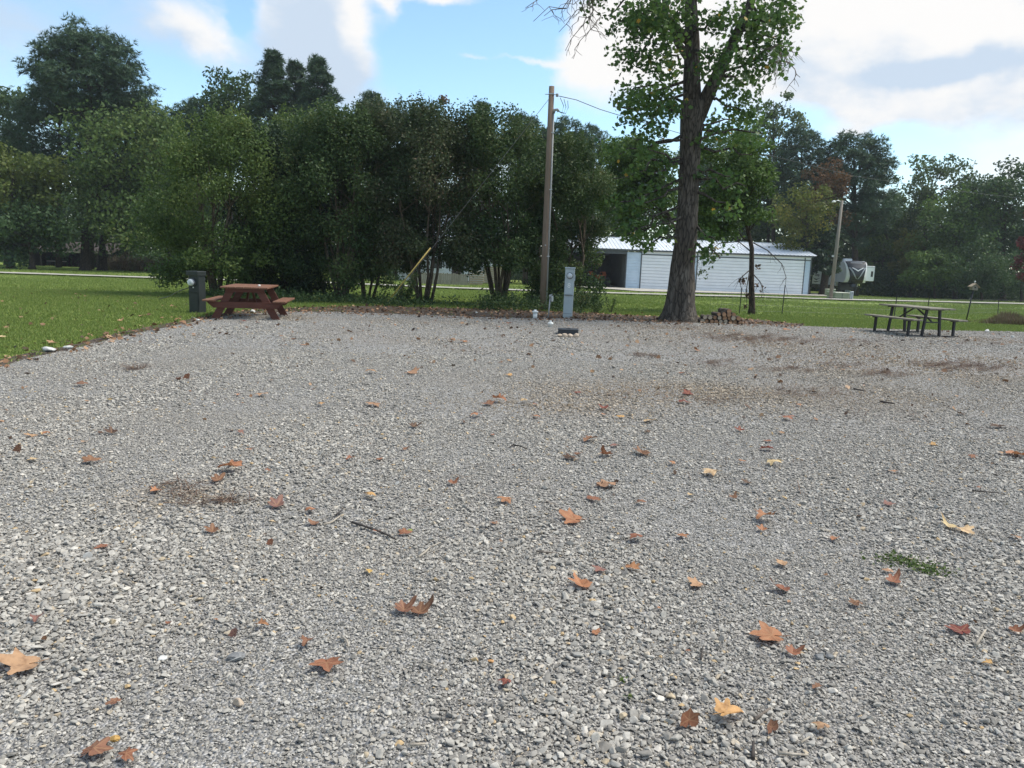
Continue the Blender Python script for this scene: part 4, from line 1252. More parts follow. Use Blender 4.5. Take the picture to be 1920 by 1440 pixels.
# ------------------------------------------------------------------ the big tree beside the pitch
def big_tree():
    b = gp(1273, 601)
    y = b.y
    t = thing('big_tree', 'big grey-barked tree with a flared trunk beside the firewood pile', 'tree', b)
    r = np.random.default_rng(400)

    def A(px, py, dy=0.0):
        return at(px, py, y + dy) - b
    k = m2px(b)
    # flared fluted trunk
    prof = [(608, 1273, 42), (600, 1273, 37), (588, 1274, 31), (570, 1275, 27.5), (540, 1277, 25), (500, 1280, 22.0), (450, 1286, 19.8), (380, 1290, 18.5), (300, 1293, 18.2), (240, 1297, 20), (210, 1300, 22.5), (190, 1301, 20)]
    n = 28
    vs, fs = [], []
    for i, (py, px, w) in enumerate(prof):
        c = A(px, py)
        fl = max(0, 1 - (600 - py) / 60.0)
        for q in range(n):
            a = 6.2832 * q / n
            rr = w / k * (1 + 0.10 * fl * math.sin(5 * a + 1) + 0.03 * math.sin(3 * a + py * .05) + .02 * math.sin(9 * a + py * .11))
            vs.append((c.x + math.cos(a) * rr, c.y + math.sin(a) * rr, c.z))
    for i in range(len(prof) - 1):
        for q in range(n):
            a_, b_ = i * n + q, i * n + (q + 1) % n
            fs.append((a_, b_, b_ + n, a_ + n))
    MB().add(vs, fs).build('trunk', M['bark'], t, smooth=True)

    def limb(pts, r0, r1, name='limb', mat='bark'):
        P = [A(*p) for p in pts]
        m = len(P)
        mb = MB().tube(P, [(r0 + (r1 - r0) * i / (m - 1)) / k for i in range(m)], 12)
        mb.build(name, M[mat], t, smooth=True)
        return P
    main = limb([(1299, 225), (1297, 150, .05), (1298, 80, .1), (1296, 20, .1), (1292, -60, .1), (1290, -160, .1), (1285, -260, 0)], 17.5, 5)
    rl = limb([(1308, 222), (1326, 180, -.1), (1346, 140, -.2), (1364, 100, -.3), (1384, 60, -.4), (1404, 15, -.5), (1428, -60, -.6), (1450, -150, -.8)], 14, 5)
    ll = limb([(1297, 80, .1), (1275, 62, -.1), (1252, 38, -.2), (1234, 14, -.3), (1212, -20, -.4), (1180, -90, -.6)], 10, 4)
    l3 = limb([(1298, 120, .1), (1270, 80, .6), (1250, 30, 1.2), (1235, -60, 1.6)], 8, 3)
    # leafy boughs: (start, end) in the plane of the photo plus a depth offset
    C, Rr, tn = [], [], []
    mb = MB()
    boughs = [((1252, 38, -.2), (1165, 120, -1.2)), ((1234, 14, -.3), (1160, 40, -1.0)), ((1290, 150), (1180, 170, -1.2)), ((1290, 170), (1210, 235, -1.3)),
              ((1285, 210), (1150, 200, .8)), ((1290, 200), (1225, 140, 1.2)), ((1230, 10, -.3), (1205, 80, -.9)), ((1364, 100, -.3), (1470, 60, -1.0)), ((1384, 60, -.4), (1475, 15, -1.0)),
              ((1346, 140, -.2), (1440, 110, -.9)), ((1346, 140, -.2), (1400, 160, .7)), ((1326, 180, -.1), (1390, 205, -.9)), ((1300, 60), (1345, 30, -1.2)), ((1300, 90), (1330, 110, -1.5)),
              ((1300, 40), (1270, 20, -1.3)), ((1404, 10, -.5), (1440, 30, .6)), ((1295, 120, .1), (1240, 100, -1.5)), ((1290, 260), (1190, 262, -.8)), ((1290, 270), (1350, 250, -1.0)),
              ((1308, 240), (1375, 225, .8)), ((1200, -30, -.4), (1140, 30, -.2)), ((1234, 0, -.3), (1240, 60, -1.6)), ((1420, -40, -.5), (1478, -10, .4)), ((1285, 300), (1215, 330, -1.0)), ((1305, 320), (1370, 330, -.9)),
              ((1290, 400), (1225, 430, -1.0)), ((1285, 440), (1205, 458, -.8)), ((1300, 420), (1345, 455, -.9)), ((1300, 450), (1350, 485, -1.0)), ((1285, 350), (1195, 380, -1.0)), ((1285, 380), (1175, 440, -.9)), ((1300, 360), (1380, 390, -1.1)), ((1305, 280), (1410, 290, -1.0)), ((1285, 250), (1160, 290, -1.1)), ((1290, 300), (1150, 335, -.9)), ((1288, 330), (1135, 400, -.8)), ((1285, 300), (1215, 280, -1.2)), ((1285, 410), (1150, 430, -.7)), ((1300, 330), (1400, 350, -.9)), ((1298, 240), (1440, 250, -.6))]
    for i, (s, e) in enumerate(boughs):
        p0, p1 = A(*s), A(*e)
        mb = MB()
        branchy(mb, r, p0, p1, 3.2 / k, 0.8 / k, 5, .05, 6)
        mb.build('branch', M['bark'], t, smooth=True)
        low = e[1] > 240
        for q in range(5 if not low else 3):
            f = .4 + .65 * r.random()
            c = p0.lerp(p1, f) + Vector(r.normal(size=3)) * (.28 if not low else .16)
            sz = (.30 + .22 * r.random()) * (1 if not low else .62)
            C.append(tuple(c)); Rr.append((sz * 1.25, sz * 1.1, sz * .8)); tn.append(r.random())
    # crown above the picture
    for i in range(34):
        a = r.random() * 6.28
        rad = 2.6 * math.sqrt(r.random())
        c = A(1300, -40 - 230 * r.random()) + Vector((math.cos(a) * rad, math.sin(a) * rad, 0))
        sz = .4 + .35 * r.random(); C.append(tuple(c)); Rr.append((sz * 1.2, sz * 1.2, sz * .8)); tn.append(r.random())
        mb = MB()
        branchy(mb, r, main[3].lerp(main[6], r.random()), c, 3 / k, .8 / k, 4, .06, 5)
        mb.build('branch', M['bark'], t, smooth=True)
    nl = 12500
    P, ci, d = clump_points(r, C, Rr, nl, .2)
    tint = np.clip(.12 + .42 * np.array(tn)[ci] + .12 * r.normal(size=nl), 0, .8)
    tint[r.random(nl) < .012] = 1.0
    foliage('crown', P, .122 * (.55 + .75 * r.random(nl)), tint, r, M['lf_syc'], nbias=d * .2 + np.array([0, -.15, .5]), template=LEAF_LOBED, parent=t)
    # leafless dead twigs hanging into the sky on both sides
    for (s, arms) in (((1180, -90, -.6), [(1110, -20), (1085, 40), (1060, 95), (1075, 110), (1048, 60), (1020, 30), (1000, 40), (985, 15), (1098, 70), (958, -10)]),
                      ((1440, 92, -.9), [(1470, 82), (1488, 90), (1468, 115), (1486, 126), (1500, 145), (1452, 150), (1440, 135)])):
        mb = MB()
        root = A(*s)
        hub = A(s[0] + (arms[0][0] - s[0]) * .75, s[1] + (arms[0][1] - s[1]) * .75, -.5)
        branchy(mb, r, root, hub, 2.6 / k, 1.4 / k, 5, .04, 6)
        for (ax, ay) in arms:
            e = A(ax, ay, -.5 + .5 * r.normal())
            pts = branchy(mb, r, hub.lerp(root, .35 * r.random()), e, 1.3 / k, .45 / k, 6, .07, 5)
            for q in range(6):
                p0 = pts[1 + q % 5]
                p1 = p0 + Vector((r.normal() * .28, r.normal() * .2, -.18 - .3 * r.random()))
                pp = branchy(mb, r, p0, p1, .7 / k, .3 / k, 4, .1, 4)
                branchy(mb, r, pp[2], pp[2] + Vector((r.normal() * .15, 0, -.15)), .45 / k, .25 / k, 3, .1, 4)
        mb.build('dead_branch', M['twig'], t, smooth=True)


big_tree()


def slim_tree_dead_twigs():
    t = D.objects['slim_tree']
    b = t.location
    r = np.random.default_rng(410)
    y = b.y
    for path in ([(1406, 470), (1385, 453), (1350, 456), (1320, 478), (1308, 490)], [(1412, 455), (1440, 470), (1466, 495), (1474, 520), (1473, 530)], [(1404, 508), (1390, 520), (1388, 530)],
                 [(1413, 515), (1425, 528), (1430, 542), (1428, 556)], [(1405, 512), (1400, 540), (1400, 570)]):
        mb = MB()
        P = [at(px, py, y - .3 - .15 * i) - b for i, (px, py) in enumerate(path)]
        n = len(P)
        mb.tube(P, [.022 - .016 * i / (n - 1) for i in range(n)], 6)
        for q in range(7):
            i = 1 + q % (n - 1)
            branchy(mb, r, P[i], P[i] + Vector((r.normal() * .2, r.normal() * .1, -.2 - .25 * r.random())), .008, .003, 4, .1, 4)
        mb.build('dead_branch', M['twig_dark'], t, smooth=True)
    pts = []
    for (px, py) in [(1395, 520), (1396, 525), (1392, 528), (1421, 500), (1417, 536), (1430, 540), (1401, 556), (1400, 575)]:
        c = at(px, py, y - .5) - b
        pts += [tuple(c + Vector(r.normal(size=3)) * .06) for _ in range(9)]
    foliage('withered_leaves', np.array(pts), .09 * (.6 + .8 * r.random(len(pts))), .1 + .2 * r.random(len(pts)), r, M['litter'], template=LEAF_LOBED, parent=t)
    # pale leaf sprays of the low twig beside the big trunk
    pts = []
    for (px, py) in [(1320, 478), (1328, 488), (1336, 496), (1318, 508), (1325, 515), (1310, 512), (1332, 485), (1345, 478)]:
        c = at(px, py, y - .9) - b
        pts += [tuple(c + Vector(r.normal(size=3)) * .09) for _ in range(10)]
    foliage('low_spray', np.array(pts), .11 * (.6 + .8 * r.random(len(pts))), .4 + .5 * r.random(len(pts)), r, M['lf_feather'], parent=t)['kind'] = 'stuff'


slim_tree_dead_twigs()

# small plants
def small_plant(px, py, h, wd, n, mat, label, seed, leaf=.06, name='weed', cat='plant', stem=True):
    b = gp(px, py)
    r = np.random.default_rng(seed)
    t = thing(name, label, cat, b)
    mb = MB()
    C = []
    for i in range(7):
        a = 6.28 * i / 7 + r.random()
        e = Vector((math.cos(a) * wd * (.3 + .7 * r.random()), math.sin(a) * wd * .6, h * (.55 + .5 * r.random())))
        branchy(mb, r, (0, 0, -.02), e, .008, .003, 4, .06, 4)
        C += [Vector((0, 0, 0)).lerp(e, f) for f in (.45, .75, 1)]
    mb.build('stem', M['twig_dark'], t)
    C = np.array([tuple(c) for c in C])
    P, ci, d = clump_points(r, C, np.full((len(C), 3), wd * .25), n, .2)
    P[:, 2] = np.abs(P[:, 2])
    foliage('leaves', P, leaf * (.6 + .8 * r.random(n)), r.random(n), r, mat, nbias=d * .3 + np.array([0, 0, .3]), parent=t)
    return t


small_plant(760, 572, .95, .45, 1500, M['lf_hedge'], 'bushy cedar seedling at the foot of the yellow guy-wire guard', 420, .06, 'seedling')
small_plant(1145, 586, .55, .3, 160, M['weed'], 'thin leggy weed on the lawn right of the grey pedestal', 421, .06)
small_plant(1090, 584, .7, .4, 700, M['lf_hedge'], 'bushy weed immediately right of the grey pedestal', 422, .07)
small_plant(1118, 588, .35, .3, 220, M['weed'], 'low weed between the bushy weed and the thin leggy weed', 423, .06)

# ground-hugging weeds on the gravel
def mat_weed(px, py, w_px, label, seed, n=260):
    b = gp(px, py)
    k = m2px(b)
    r = np.random.default_rng(seed)
    P = np.stack([r.normal(size=n) * w_px / k * .28, r.normal(size=n) * w_px / k * .22, .012 + .03 * r.random(n)], 1)
    P[: n // 2, 0] -= w_px / k * .22; P[n // 2:, 0] += w_px / k * .24; P[n // 2:, 1] -= .06; P[: n // 2, 1] += .06
    t = thing('ground_weed', label, 'weed', b)
    foliage('leaves', P, .02 * (.5 + .8 * r.random(n)), r.random(n), r, M['weed'], nbias=np.tile([0, 0, .8], (n, 1)), parent=t)


mat_weed(1710, 1066, 72, 'flat green weed mat growing in the gravel at the right', 430, 560)
mat_weed(1172, 1303, 16, 'tiny dark green sprig in the near gravel', 431, 24)

# ------------------------------------------------------------------ red picnic table
def picnic_table_red():
    b = gp(460, 600)
    t = thing('picnic_table', 'red-stained wooden picnic table beside the dark meter post', 'picnic table', b, R(9))
    L = 1.5
    for i in range(6):
        x = -.44 + i * .176
        MB().beam((x, -.12, .745), (x, L + .12, .745), .165, .038, ch=.004).build('tabletop_plank', M['redwood_top'], t)
    for s in (-1, 1):
        for q in range(2):
            x = s * (.70 + q * .15)
            MB().beam((x, -.12, .435), (x, L + .12, .435), .14, .038, ch=.004).build('bench_plank', M['redwood_top'], t)
    for yy in (.06, L - .06):
        for s in (-1, 1):
            MB().beam((s * .70, yy, -.02), (s * .30, yy, .722), .16, .042, up=(0, 1, 0), ch=.004).build('leg', M['redwood'], t)
        f = 1 if yy < .5 else -1
        o = MB().prism([(-.86, .412), (.86, .412), (.70, .27), (-.70, .27)], yy - .022 - .046 * f, yy + .022 - .046 * f).build('crossbeam', M['redwood'], t)
        MB().box((0, yy - .046 * f, .68), (.86, .04, .085), ch=.004).build('top_batten', M['redwood'], t)
    for yy, f in ((.10, 1), (L - .10, -1)):
        MB().beam((0, yy, .34), (0, yy + f * .5, .70), .09, .038, up=(1, 0, 0)).build('brace', M['redwood'], t)
    return t


picnic_table_red()
b = gp(460, 600)
o = MB().lathe([(.0, 0), (.03, .004), (.034, .03), (.02, .042)], 10, (0, 0, 0)).build('cup_lid', M['white_pvc'], None, True, (b.x + .22, b.y + .35, .768))
tag(o, 'small white scrap lying on top of the red picnic table', 'scrap')


def picnic_table_grey():
    b = gp(1744, 632)
    t = thing('picnic_table', 'weathered grey plank picnic table on a dark metal frame', 'picnic table', b, R(14))
    # local: x across the end frame, y along the table away from the near end
    L = 1.25
    for i in range(4):
        x = -.30 + i * .2
        MB().beam((x, -.32, .745), (x, L + .32, .745), .185, .04, ch=.004).build('tabletop_plank', M['greywood'], t)
    for s in (-1, 1):
        for q in range(2):
            x = s * (.62 + q * .15) 
            MB().beam((x, -.30, .455), (x, L + .30, .455), .14, .04, ch=.004).build('bench_plank', M['greywood'], t)
    for yy in (0, L):
        MB().beam((-.86, yy, .02), (.86, yy, .02), .05, .04).build('foot_rail', M['dark_steel'], t)
        for s in (-1, 1):
            MB().beam((s * .70, yy, .04), (s * .695, yy, .41), .055, .055).build('bench_leg', M['dark_steel'], t)
            MB().beam((s * .60, yy, .422), (s * .80, yy, .422), .05, .025).build('bench_bracket', M['dark_steel'], t)
            MB().beam((s * .27, yy, .04), (s * .20, yy, .70), .055, .055).build('leg', M['dark_steel'], t)
        MB().beam((-.34, yy, .712), (.34, yy, .712), .05, .026).build('top_bracket', M['dark_steel'], t)
        f = 1 if yy == 0 else -1
        MB().beam((0, yy + .01 * f, .40), (0, L / 2 - .05 * f, .715), .03, .03).build('brace', M['dark_steel'], t)
        MB().beam((-.24, yy, .385), (.24, yy, .385), .04, .03).build('cross_rail', M['dark_steel'], t)


picnic_table_grey()

# ------------------------------------------------------------------ meter posts and services
def meter(t, c, r_, mtx):
    p = MB().lathe([(r_ * 1.18, 0), (r_ * 1.18, .03), (r_ * 1.05, .045)], 20, (0, 0, 0), 'z', mtx).build('meter', M['meter_ring'], t, True)
    MB().lathe([(r_ * .9, .05), (r_ * .88, .06), (.0, .062)], 16, (0, 0, 0), 'z', mtx).build('meter_dial', M['meter'], p, True)
    MB().lathe([(r_, .046), (r_ * .97, .09), (r_ * .8, .115), (r_ * .3, .125), (.0, .126)], 20, (0, 0, 0), 'z', mtx).build('meter_glass', M['glass'], p, True)
    MB().box((0, -.15 * r_, .068), (r_ * .9, r_ * .35, .008)).build('meter_label', M['black_plastic'], p).matrix_local = mtx


def post_dark():
    b = gp(371, 587)
    t = thing('meter_post', 'dark green electric meter post left of the red picnic table', 'meter post', b, R(-20))
    k = m2px(b)
    H = 78 / k
    w_ = 24 / k
    MB().box((0, 0, H * .45 - .05), (w_, w_ * .75, H * .9 + .1), ch=.008).build('cabinet', M['dark_green'], t)
    MB().box((-.01, -.015, H * .945), (w_ * 1.18, w_ * .95, H * .11), ch=.01).build('cap', M['dark_green'], t)
    MB().box((0, -w_ * .375 - .006, H * .28), (w_ * .82, .012, H * .42), ch=.004).build('door', M['dark_green'], t)
    MB().box((0, -w_ * .375 - .016, H * .52), (w_ * .88, .03, .02)).build('ledge', M['dark_green'], t)
    MB().box((0, -w_ * .375 - .016, H * .30), (w_ * .5, .012, .012)).build('handle', M['dark_steel'], t)
    m = Matrix.Translation((-.02, -w_ * .375 - .002, H * .735)) @ Matrix.Rotation(R(90), 4, 'X')
    meter(t, None, w_ * .27, m)
    MB().box((.0, -w_ * .375 - .01, H * .615), (.025, .02, .03)).build('seal_tag', M['white_pvc'], t)
    # cable trailing from the post over the grass
    p0 = b + Vector((-.12, -.1, H * .62))
    q = gp(298, 562)
    pts = [p0, p0.lerp(q, .3) + Vector((0, 0, .02)), p0.lerp(q, .65) - Vector((0, 0, .02)), q + Vector((0, 0, .02)), q + Vector((-.8, .1, .015))]
    o = MB().tube(pts, .012, 6).build('cable', M['wire'], None, True)
    tag(o, 'thin dark cable slanting from the dark meter post down to the grass', 'cable')


post_dark()


def post_grey():
    b = gp(1064, 596)
    t = thing('meter_pedestal', 'tall pale grey electric pedestal marked 8 beside the utility pole', 'meter pedestal', b, R(-8))
    t.rotation_euler = (0, R(.6), R(-8))
    k = m2px(b)
    H, w_ = 94 / k, 17 / k
    d = w_ * .8
    MB().box((0, 0, H * .49 - .05), (w_, d, H * .98 + .06), ch=.008).build('cabinet', M['grey_enamel'], t)
    MB().box((0, -.012, H * .985), (w_ * 1.1, d * 1.15, H * .03), ch=.006).build('cap', M['grey_enamel'], t)
    MB().box((0, -d / 2 - .007, H * .585), (w_ * .86, .014, H * .22), ch=.004).build('door', M['grey_enamel'], t)
    MB().box((0, -d / 2 - .024, H * .455), (w_ * .95, .05, .022), ch=.004).build('ledge', M['grey_enamel_dark'], t)
    MB().box((0, -d / 2 - .005, H * .22), (w_ * .9, .01, H * .36), ch=.004).build('lower_panel', M['grey_enamel'], t)
    MB().box((0, -d / 2 - .009, H * .09), (w_ * .92, .018, .012)).build('seam', M['grey_enamel_dark'], t)
    MB().box((w_ / 2 + .012, -.02, H * .80), (.022, d * .6, H * .12), ch=.004).build('side_box', M['grey_enamel'], t)
    m = Matrix.Translation((.01, -d / 2 - .002, H * .835)) @ Matrix.Rotation(R(90), 4, 'X')
    meter(t, None, w_ * .30, m)
    text_part('number', '8', .19, M['white_pvc'], t, (0.0, -d / 2 - .018, H * .64), (R(90), 0, 0), .003)


post_grey()


def hydrant():
    b = gp(1027.5, 597)
    t = thing('yard_hydrant', 'thin grey water hydrant post leaning left of the grey pedestal', 'water hydrant', b)
    k = m2px(b)
    top = at(1032, 556, b.y) - b
    MB().tube([(0, 0, -.05), tuple(top * .5), tuple(top)], .022, 10).build('pipe', M['conduit'], t, True)
    MB().tube([tuple(top + Vector((-.01, 0, -.03))), tuple(top + Vector((0, 0, .05)))], .032, 10).build('head', M['conduit'], t, True)
    MB().box(tuple(top + Vector((.055, -.01, -.06))), (.06, .07, .17), ch=.01).build('valve_box', M['steel'], t)
    MB().tube([tuple(top + Vector((0, 0, .04))), tuple(top + Vector((.05, -.03, .07)))], .012, 8).build('lever', M['steel'], t)


hydrant()
b = gp(1003, 597)
t = thing('cleanout_pipe', 'upright white plastic cleanout pipe left of the hydrant', 'pipe', b)
MB().lathe([(.062, -.05), (.062, .16)], 16).build('pipe', M['white_pvc'], t, True)
MB().lathe([(.085, .161), (.088, .20), (.06, .215), (.04, .217), (.04, .245), (.0, .247)], 16).build('cap', M['white_pvc'], t, True)
b = gp(1032, 614)
t = thing('sewer_cap', 'low white plastic sewer cap on the gravel', 'pipe cap', b)
MB().lathe([(.052, -.03), (.052, .07), (.068, .072), (.068, .115), (.055, .125)], 16).build('pipe_collar', M['white_pvc'], t, True)
MB().box((0, 0, .145), (.055, .055, .045), ch=.008).build('square_plug', M['white_pvc'], t)
b = gp(1065, 629)
t = thing('water_meter_box', 'low black plastic lid box on the gravel before the pedestal', 'lid box', b, R(-3))
k = m2px(b)
w_ = 40 / k
MB().prism([(-w_ / 2, -.02), (w_ / 2, -.02), (w_ * .46, .11), (-w_ * .46, .11)], 0, .36).build('box', M['black_plastic'], t)
MB().box((0, .18, .122), (w_ * .98, .38, .022), ch=.006).build('lid', M['black_plastic'], t)
MB().box((0, .16, .138), (.10, .03, .012)).build('handle', M['black_plastic'], t)


def rock(px, py, w_px, mat, label, seed, flat=.55, dz=0.0, cat='rock', name='rock'):
    b = gp(px, py)
    k = m2px(b)
    r = np.random.default_rng(seed)
    bm = bmesh.new()
    for p in unit(r.normal(size=(22, 3))) * (.5 * (.8 + .3 * r.random((22, 1)))):
        bm.verts.new(p * np.array([1, .75, flat]) * (w_px / k))
    bmesh.ops.convex_hull(bm, input=bm.verts)
    for v in [v for v in bm.verts if not v.link_faces]:
        bm.verts.remove(v)
    bmesh.ops.bevel(bm, geom=list(bm.edges), offset=.04 * w_px / k, segments=1, affect='EDGES')
    me = D.meshes.new(name)
    bm.to_mesh(me); bm.free()
    me.materials.append(M[mat])
    o = mesh_obj(name, me, None, (b.x, b.y, b.z + .012 + flat * .36 * w_px / k))
    return tag(o, label, cat)


rock(1049, 633, 11, 'tan_rock', 'small tan rock at the left front of the black lid box', 1, .8)
rock(1058, 634, 13, 'tan_rock', 'pinkish rock second from the left before the black lid box', 2, .8)
rock(1069, 634, 12, 'tan_rock', 'tan rock third from the left before the black lid box', 3, .8)
rock(1080, 634, 13, 'tan_rock', 'tan rock at the right front of the black lid box', 4, .8)
rock(475, 587, 12, 'white_rock', 'white rock under the red picnic table', 5, .7)
rock(371, 603, 9, 'white_rock', 'small white rock at the foot of the dark meter post', 6)
rock(97, 660, 34, 'white_rock', 'flat pale slab of rock on the left lawn edge', 7, .35)
rock(128, 655, 20, 'white_rock', 'pale rock touching the right end of the flat slab', 8, .4)
rock(286, 624, 9, 'grey_rock', 'small grey rock on the left gravel edge', 9)
rock(893, 588, 7, 'white_rock', 'pale rock in the leafy verge left of the pipes, larger of two', 10)
rock(912, 587, 5, 'white_rock', 'pale pebble just right of the larger rock in the verge', 11)
rock(1850, 624, 11, 'white_rock', 'bright white rock right of the grey picnic table', 12, .7)
rock(1898, 634, 7, 'white_rock', 'small whitish rock near the right edge of the gravel', 13, .8)
rock(592, 567, 10, 'grey_rock', 'flat stone at the hedge foot right of the red table', 14, .4)
rock(444, 1242, 38, 'grey_rock', 'largest dark stone lying in the near left gravel', 15, .45)
rock(445, 1330, 27, 'tan_rock', 'light beige angular stone in the near left gravel', 16, .7)
rock(1535, 1242, 24, 'grey_rock', 'left of two grey stones near the large orange leaf', 17, .6)
rock(1554, 1240, 20, 'grey_rock', 'right of two grey stones near the large orange leaf', 18, .6)
rock(215, 1395, 26, 'tan_rock', 'ochre pebble above the crumpled leaves at bottom left', 19, .45).data.materials[0] = mat_flat('ochre_pebble', (.42, .25, .07), .7)
rock(920, 1247, 14, 'tan_rock', 'orange pebble alone in the near middle gravel', 20, .5).data.materials[0] = mat_flat('orange_pebble', (.45, .24, .09), .7)
rock(305, 1242, 22, 'white_rock', 'pale flat stone left of the largest dark stone', 21, .4)
rock(1098, 1290, 0.1, 'white_rock', 'x', 22) if False else None

# twigs on the gravel
def twig(pts, w_px, mat, label, forks=()):
    P = [gp(*p) + Vector((0, 0, .03)) for p in pts]
    k = m2px(P[0])
    b = P[0].copy()
    mb = MB()
    n = len(P)
    mb.tube([p - b for p in P], [w_px / k / 2 * (1 - .45 * i / (n - 1)) for i in range(n)], 7)
    for (i, q) in forks:
        mb.tube([P[i] - b, gp(*q) + Vector((0, 0, .035)) - b], [w_px / k * .35, w_px / k * .2], 6)
    o = mb.build('twig', M[mat], None, True, b)
    return tag(o, label, 'twig')


twig([(660, 988), (690, 998), (712, 1006), (728, 1013), (742, 1021)], 5, 'twig_dark', 'long dark twig slanting beside the yellow-green leaf')
twig([(784, 1055), (797, 1045), (806, 1036)], 5, 'twig_pale', 'pale forked twig below the long dark twig', [(2, (826, 1028))])
twig([(606, 993), (622, 988), (638, 976)], 5, 'twig_pale', 'pale short twig right of the orange leaf at the centre left')
twig([(630, 974), (640, 966), (645, 960)], 3, 'twig_dark', 'thin dark twig tip pointing up from the pale short twig')
twig([(962, 840), (976, 843), (988, 848)], 3, 'twig_dark', 'thin dark twig lying in the middle of the gravel', [(0, (952, 848))])
twig([(1650, 757), (1664, 759), (1677, 761)], 4, 'twig_dark', 'short dark twig on the gravel toward the grey picnic table')
twig([(1828, 1222), (1838, 1206), (1847, 1192)], 6, 'twig_pale', 'pale straight twig beside the red-brown leaf on the right')
twig([(1414, 1364), (1430, 1351), (1443, 1342)], 7, 'twig', 'brown twig between the golden leaf and the upright brown leaf')
twig([(1457, 1427), (1488, 1430), (1514, 1431)], 7, 'twig_pale', 'pale twig lying level at the bottom right')
twig([(1500, 1408), (1508, 1402), (1517, 1396)], 5, 'twig_pale', 'short pale twig below the broad tan leaf at bottom right')
twig([(1313, 1250), (1315, 1238), (1317, 1224)], 4, 'twig_dark', 'thin upright dark twig left of the large orange leaf')
twig([(1410, 1438), (1411, 1420), (1411, 1406)], 9, 'twig_dark', 'dark bark strip at the bottom edge right of the middle')
twig([(641, 1206), (650, 1213), (654, 1226)], 5, 'twig_pale', 'curved pale twig right of the big rust leaf')
twig([(730, 1195), (752, 1195)], 4, 'twig_pale', 'tiny pale twig below the big folded brown leaf')
twig([(793, 1255), (806, 1259), (818, 1264)], 4, 'twig_pale', 'pale twig below and right of the folded brown leaf')
twig([(918, 1280), (925, 1292)], 5, 'twig_pale', 'short pale twig touching the dark red leaf', [(0, (928, 1270))])
twig([(768, 1412), (783, 1411), (798, 1410)], 7, 'twig_pale', 'short thick pale twig near the bottom middle')
twig([(1822, 927), (1845, 929), (1872, 931)], 3, 'twig_dark', 'thin dark twig on the right beside a small brown leaf')
twig([(1005, 1043), (1022, 1045), (1048, 1047)], 4, 'twig', 'pale brown twig lying level in the middle gravel')
twig([(1600, 733), (1612, 735), (1620, 736)], 3, 'twig_dark', 'small dark twig among the needle drifts')

# ------------------------------------------------------------------ utility pole, guy wire, lines
def utility_pole():
    y = 25.3
    b = gx(1017.5, y)
    t = thing('utility_pole', 'tall weathered wooden utility pole behind the hydrant', 'utility pole', b)
    k = m2px(b)
    top = at(1034.5, 162, y) - b
    MB().tube([(0, 0, -.3), tuple(top * .33), tuple(top * .66), tuple(top)], [6.6 / k, 6.2 / k, 5.5 / k, 4.9 / k], 18).build('pole', M['pole'], t, True)
    # conduit up the right side
    off = Vector((6.3 / k, -.05, 0))
    MB().tube([tuple(off + Vector((0, 0, .2))), tuple(off * .95 + top * .5), tuple(off * .8 + top * .885)], 1.7 / k, 10).build('conduit', M['conduit'], t, True)
    for f in (.25, .55, .8):
        MB().box(tuple(top * f + off * (1 - .2 * f)), (5.5 / k, 5.5 / k, .03)).build('conduit_strap', M['steel'], t)
    h = top * .885 + off * .8
    MB().tube([tuple(h), tuple(h + Vector((.03, -.02, .09))), tuple(h + Vector((.12, -.05, .10))), tuple(h + Vector((.15, -.05, .04)))], 2.6 / k, 10).build('weatherhead', M['conduit'], t, True)
    MB().box(tuple(top * .965 + Vector((0, -.08, 0))), (.16, .12, .035)).build('bolt_bracket', M['steel'], t)
    MB().tube([tuple(top * .965 + Vector((-.2, -.02, .0))), tuple(top * .965 + Vector((.2, -.02, .0)))], .012, 8).build('through_bolt', M['steel'], t)
    MB().lathe([(0.03, 0), (.05, .02), (.035, .05), (.05, .08), (.02, .1)], 12, tuple(top * .96 + Vector((.18, -.03, -.03)))).build('insulator', M['conduit'], t, True)
    for i in range(3):
        s = h + Vector((.14, -.05, .05))
        e = top * .955 + Vector((.28 + .12 * i, -.03, -.02 - .04 * i))
        MB().tube([tuple(s), tuple(s + Vector((.12 + .06 * i, 0, -.06))), tuple(s.lerp(e, .6) + Vector((.14, 0, -.08))), tuple(e)], .009, 6).build('drip_loop', M['wire'], t, True)
    MB().box(tuple(top * .30 + Vector((0, -.165, 0))), (.045, .01, .03)).build('pole_tag', M['steel'], t)
    T = b + top
    # service drop leaving to the right
    p0 = T + (top * -.04) + Vector((.2, -.03, 0))
    p1, p2 = at(1125, 205, 26.5), at(1470, 298, 36)
    ends = [p0, at(1080, 187, 25.8), p1, at(1200, 228, 28), at(1330, 266, 31.5), p2, at(1600, 330, 39.5), at(1760, 354, 44), at(1925, 373, 49), at(2100, 384, 54)]
    o = MB().tube(ends, .011, 7).build('service_line', M['wire'], None, True)
    tag(o, 'thin overhead wire sagging from the utility pole away to the right', 'overhead wire')
    # guy wire with yellow guard
    q = gx(722, 25.0)
    a = at(1029, 186, y)
    g = thing('guy_wire', 'slanting guy wire with a yellow guard left of the utility pole', 'guy wire', q)
    d = a - q
    MB().tube([(0, 0, -.1), tuple(d)], .007, 6).build('wire', M['wire_grey'], g)
    gl = 0.285
    d2 = d * gl
    MB().tube([tuple(d * .015), tuple(d2)], .023, 9).build('guard', M['yellow'], g, True)
    MB().tube([(0, 0, -.15), tuple(d * .03)], .014, 6).build('anchor_rod', M['steel'], g)


utility_pole()


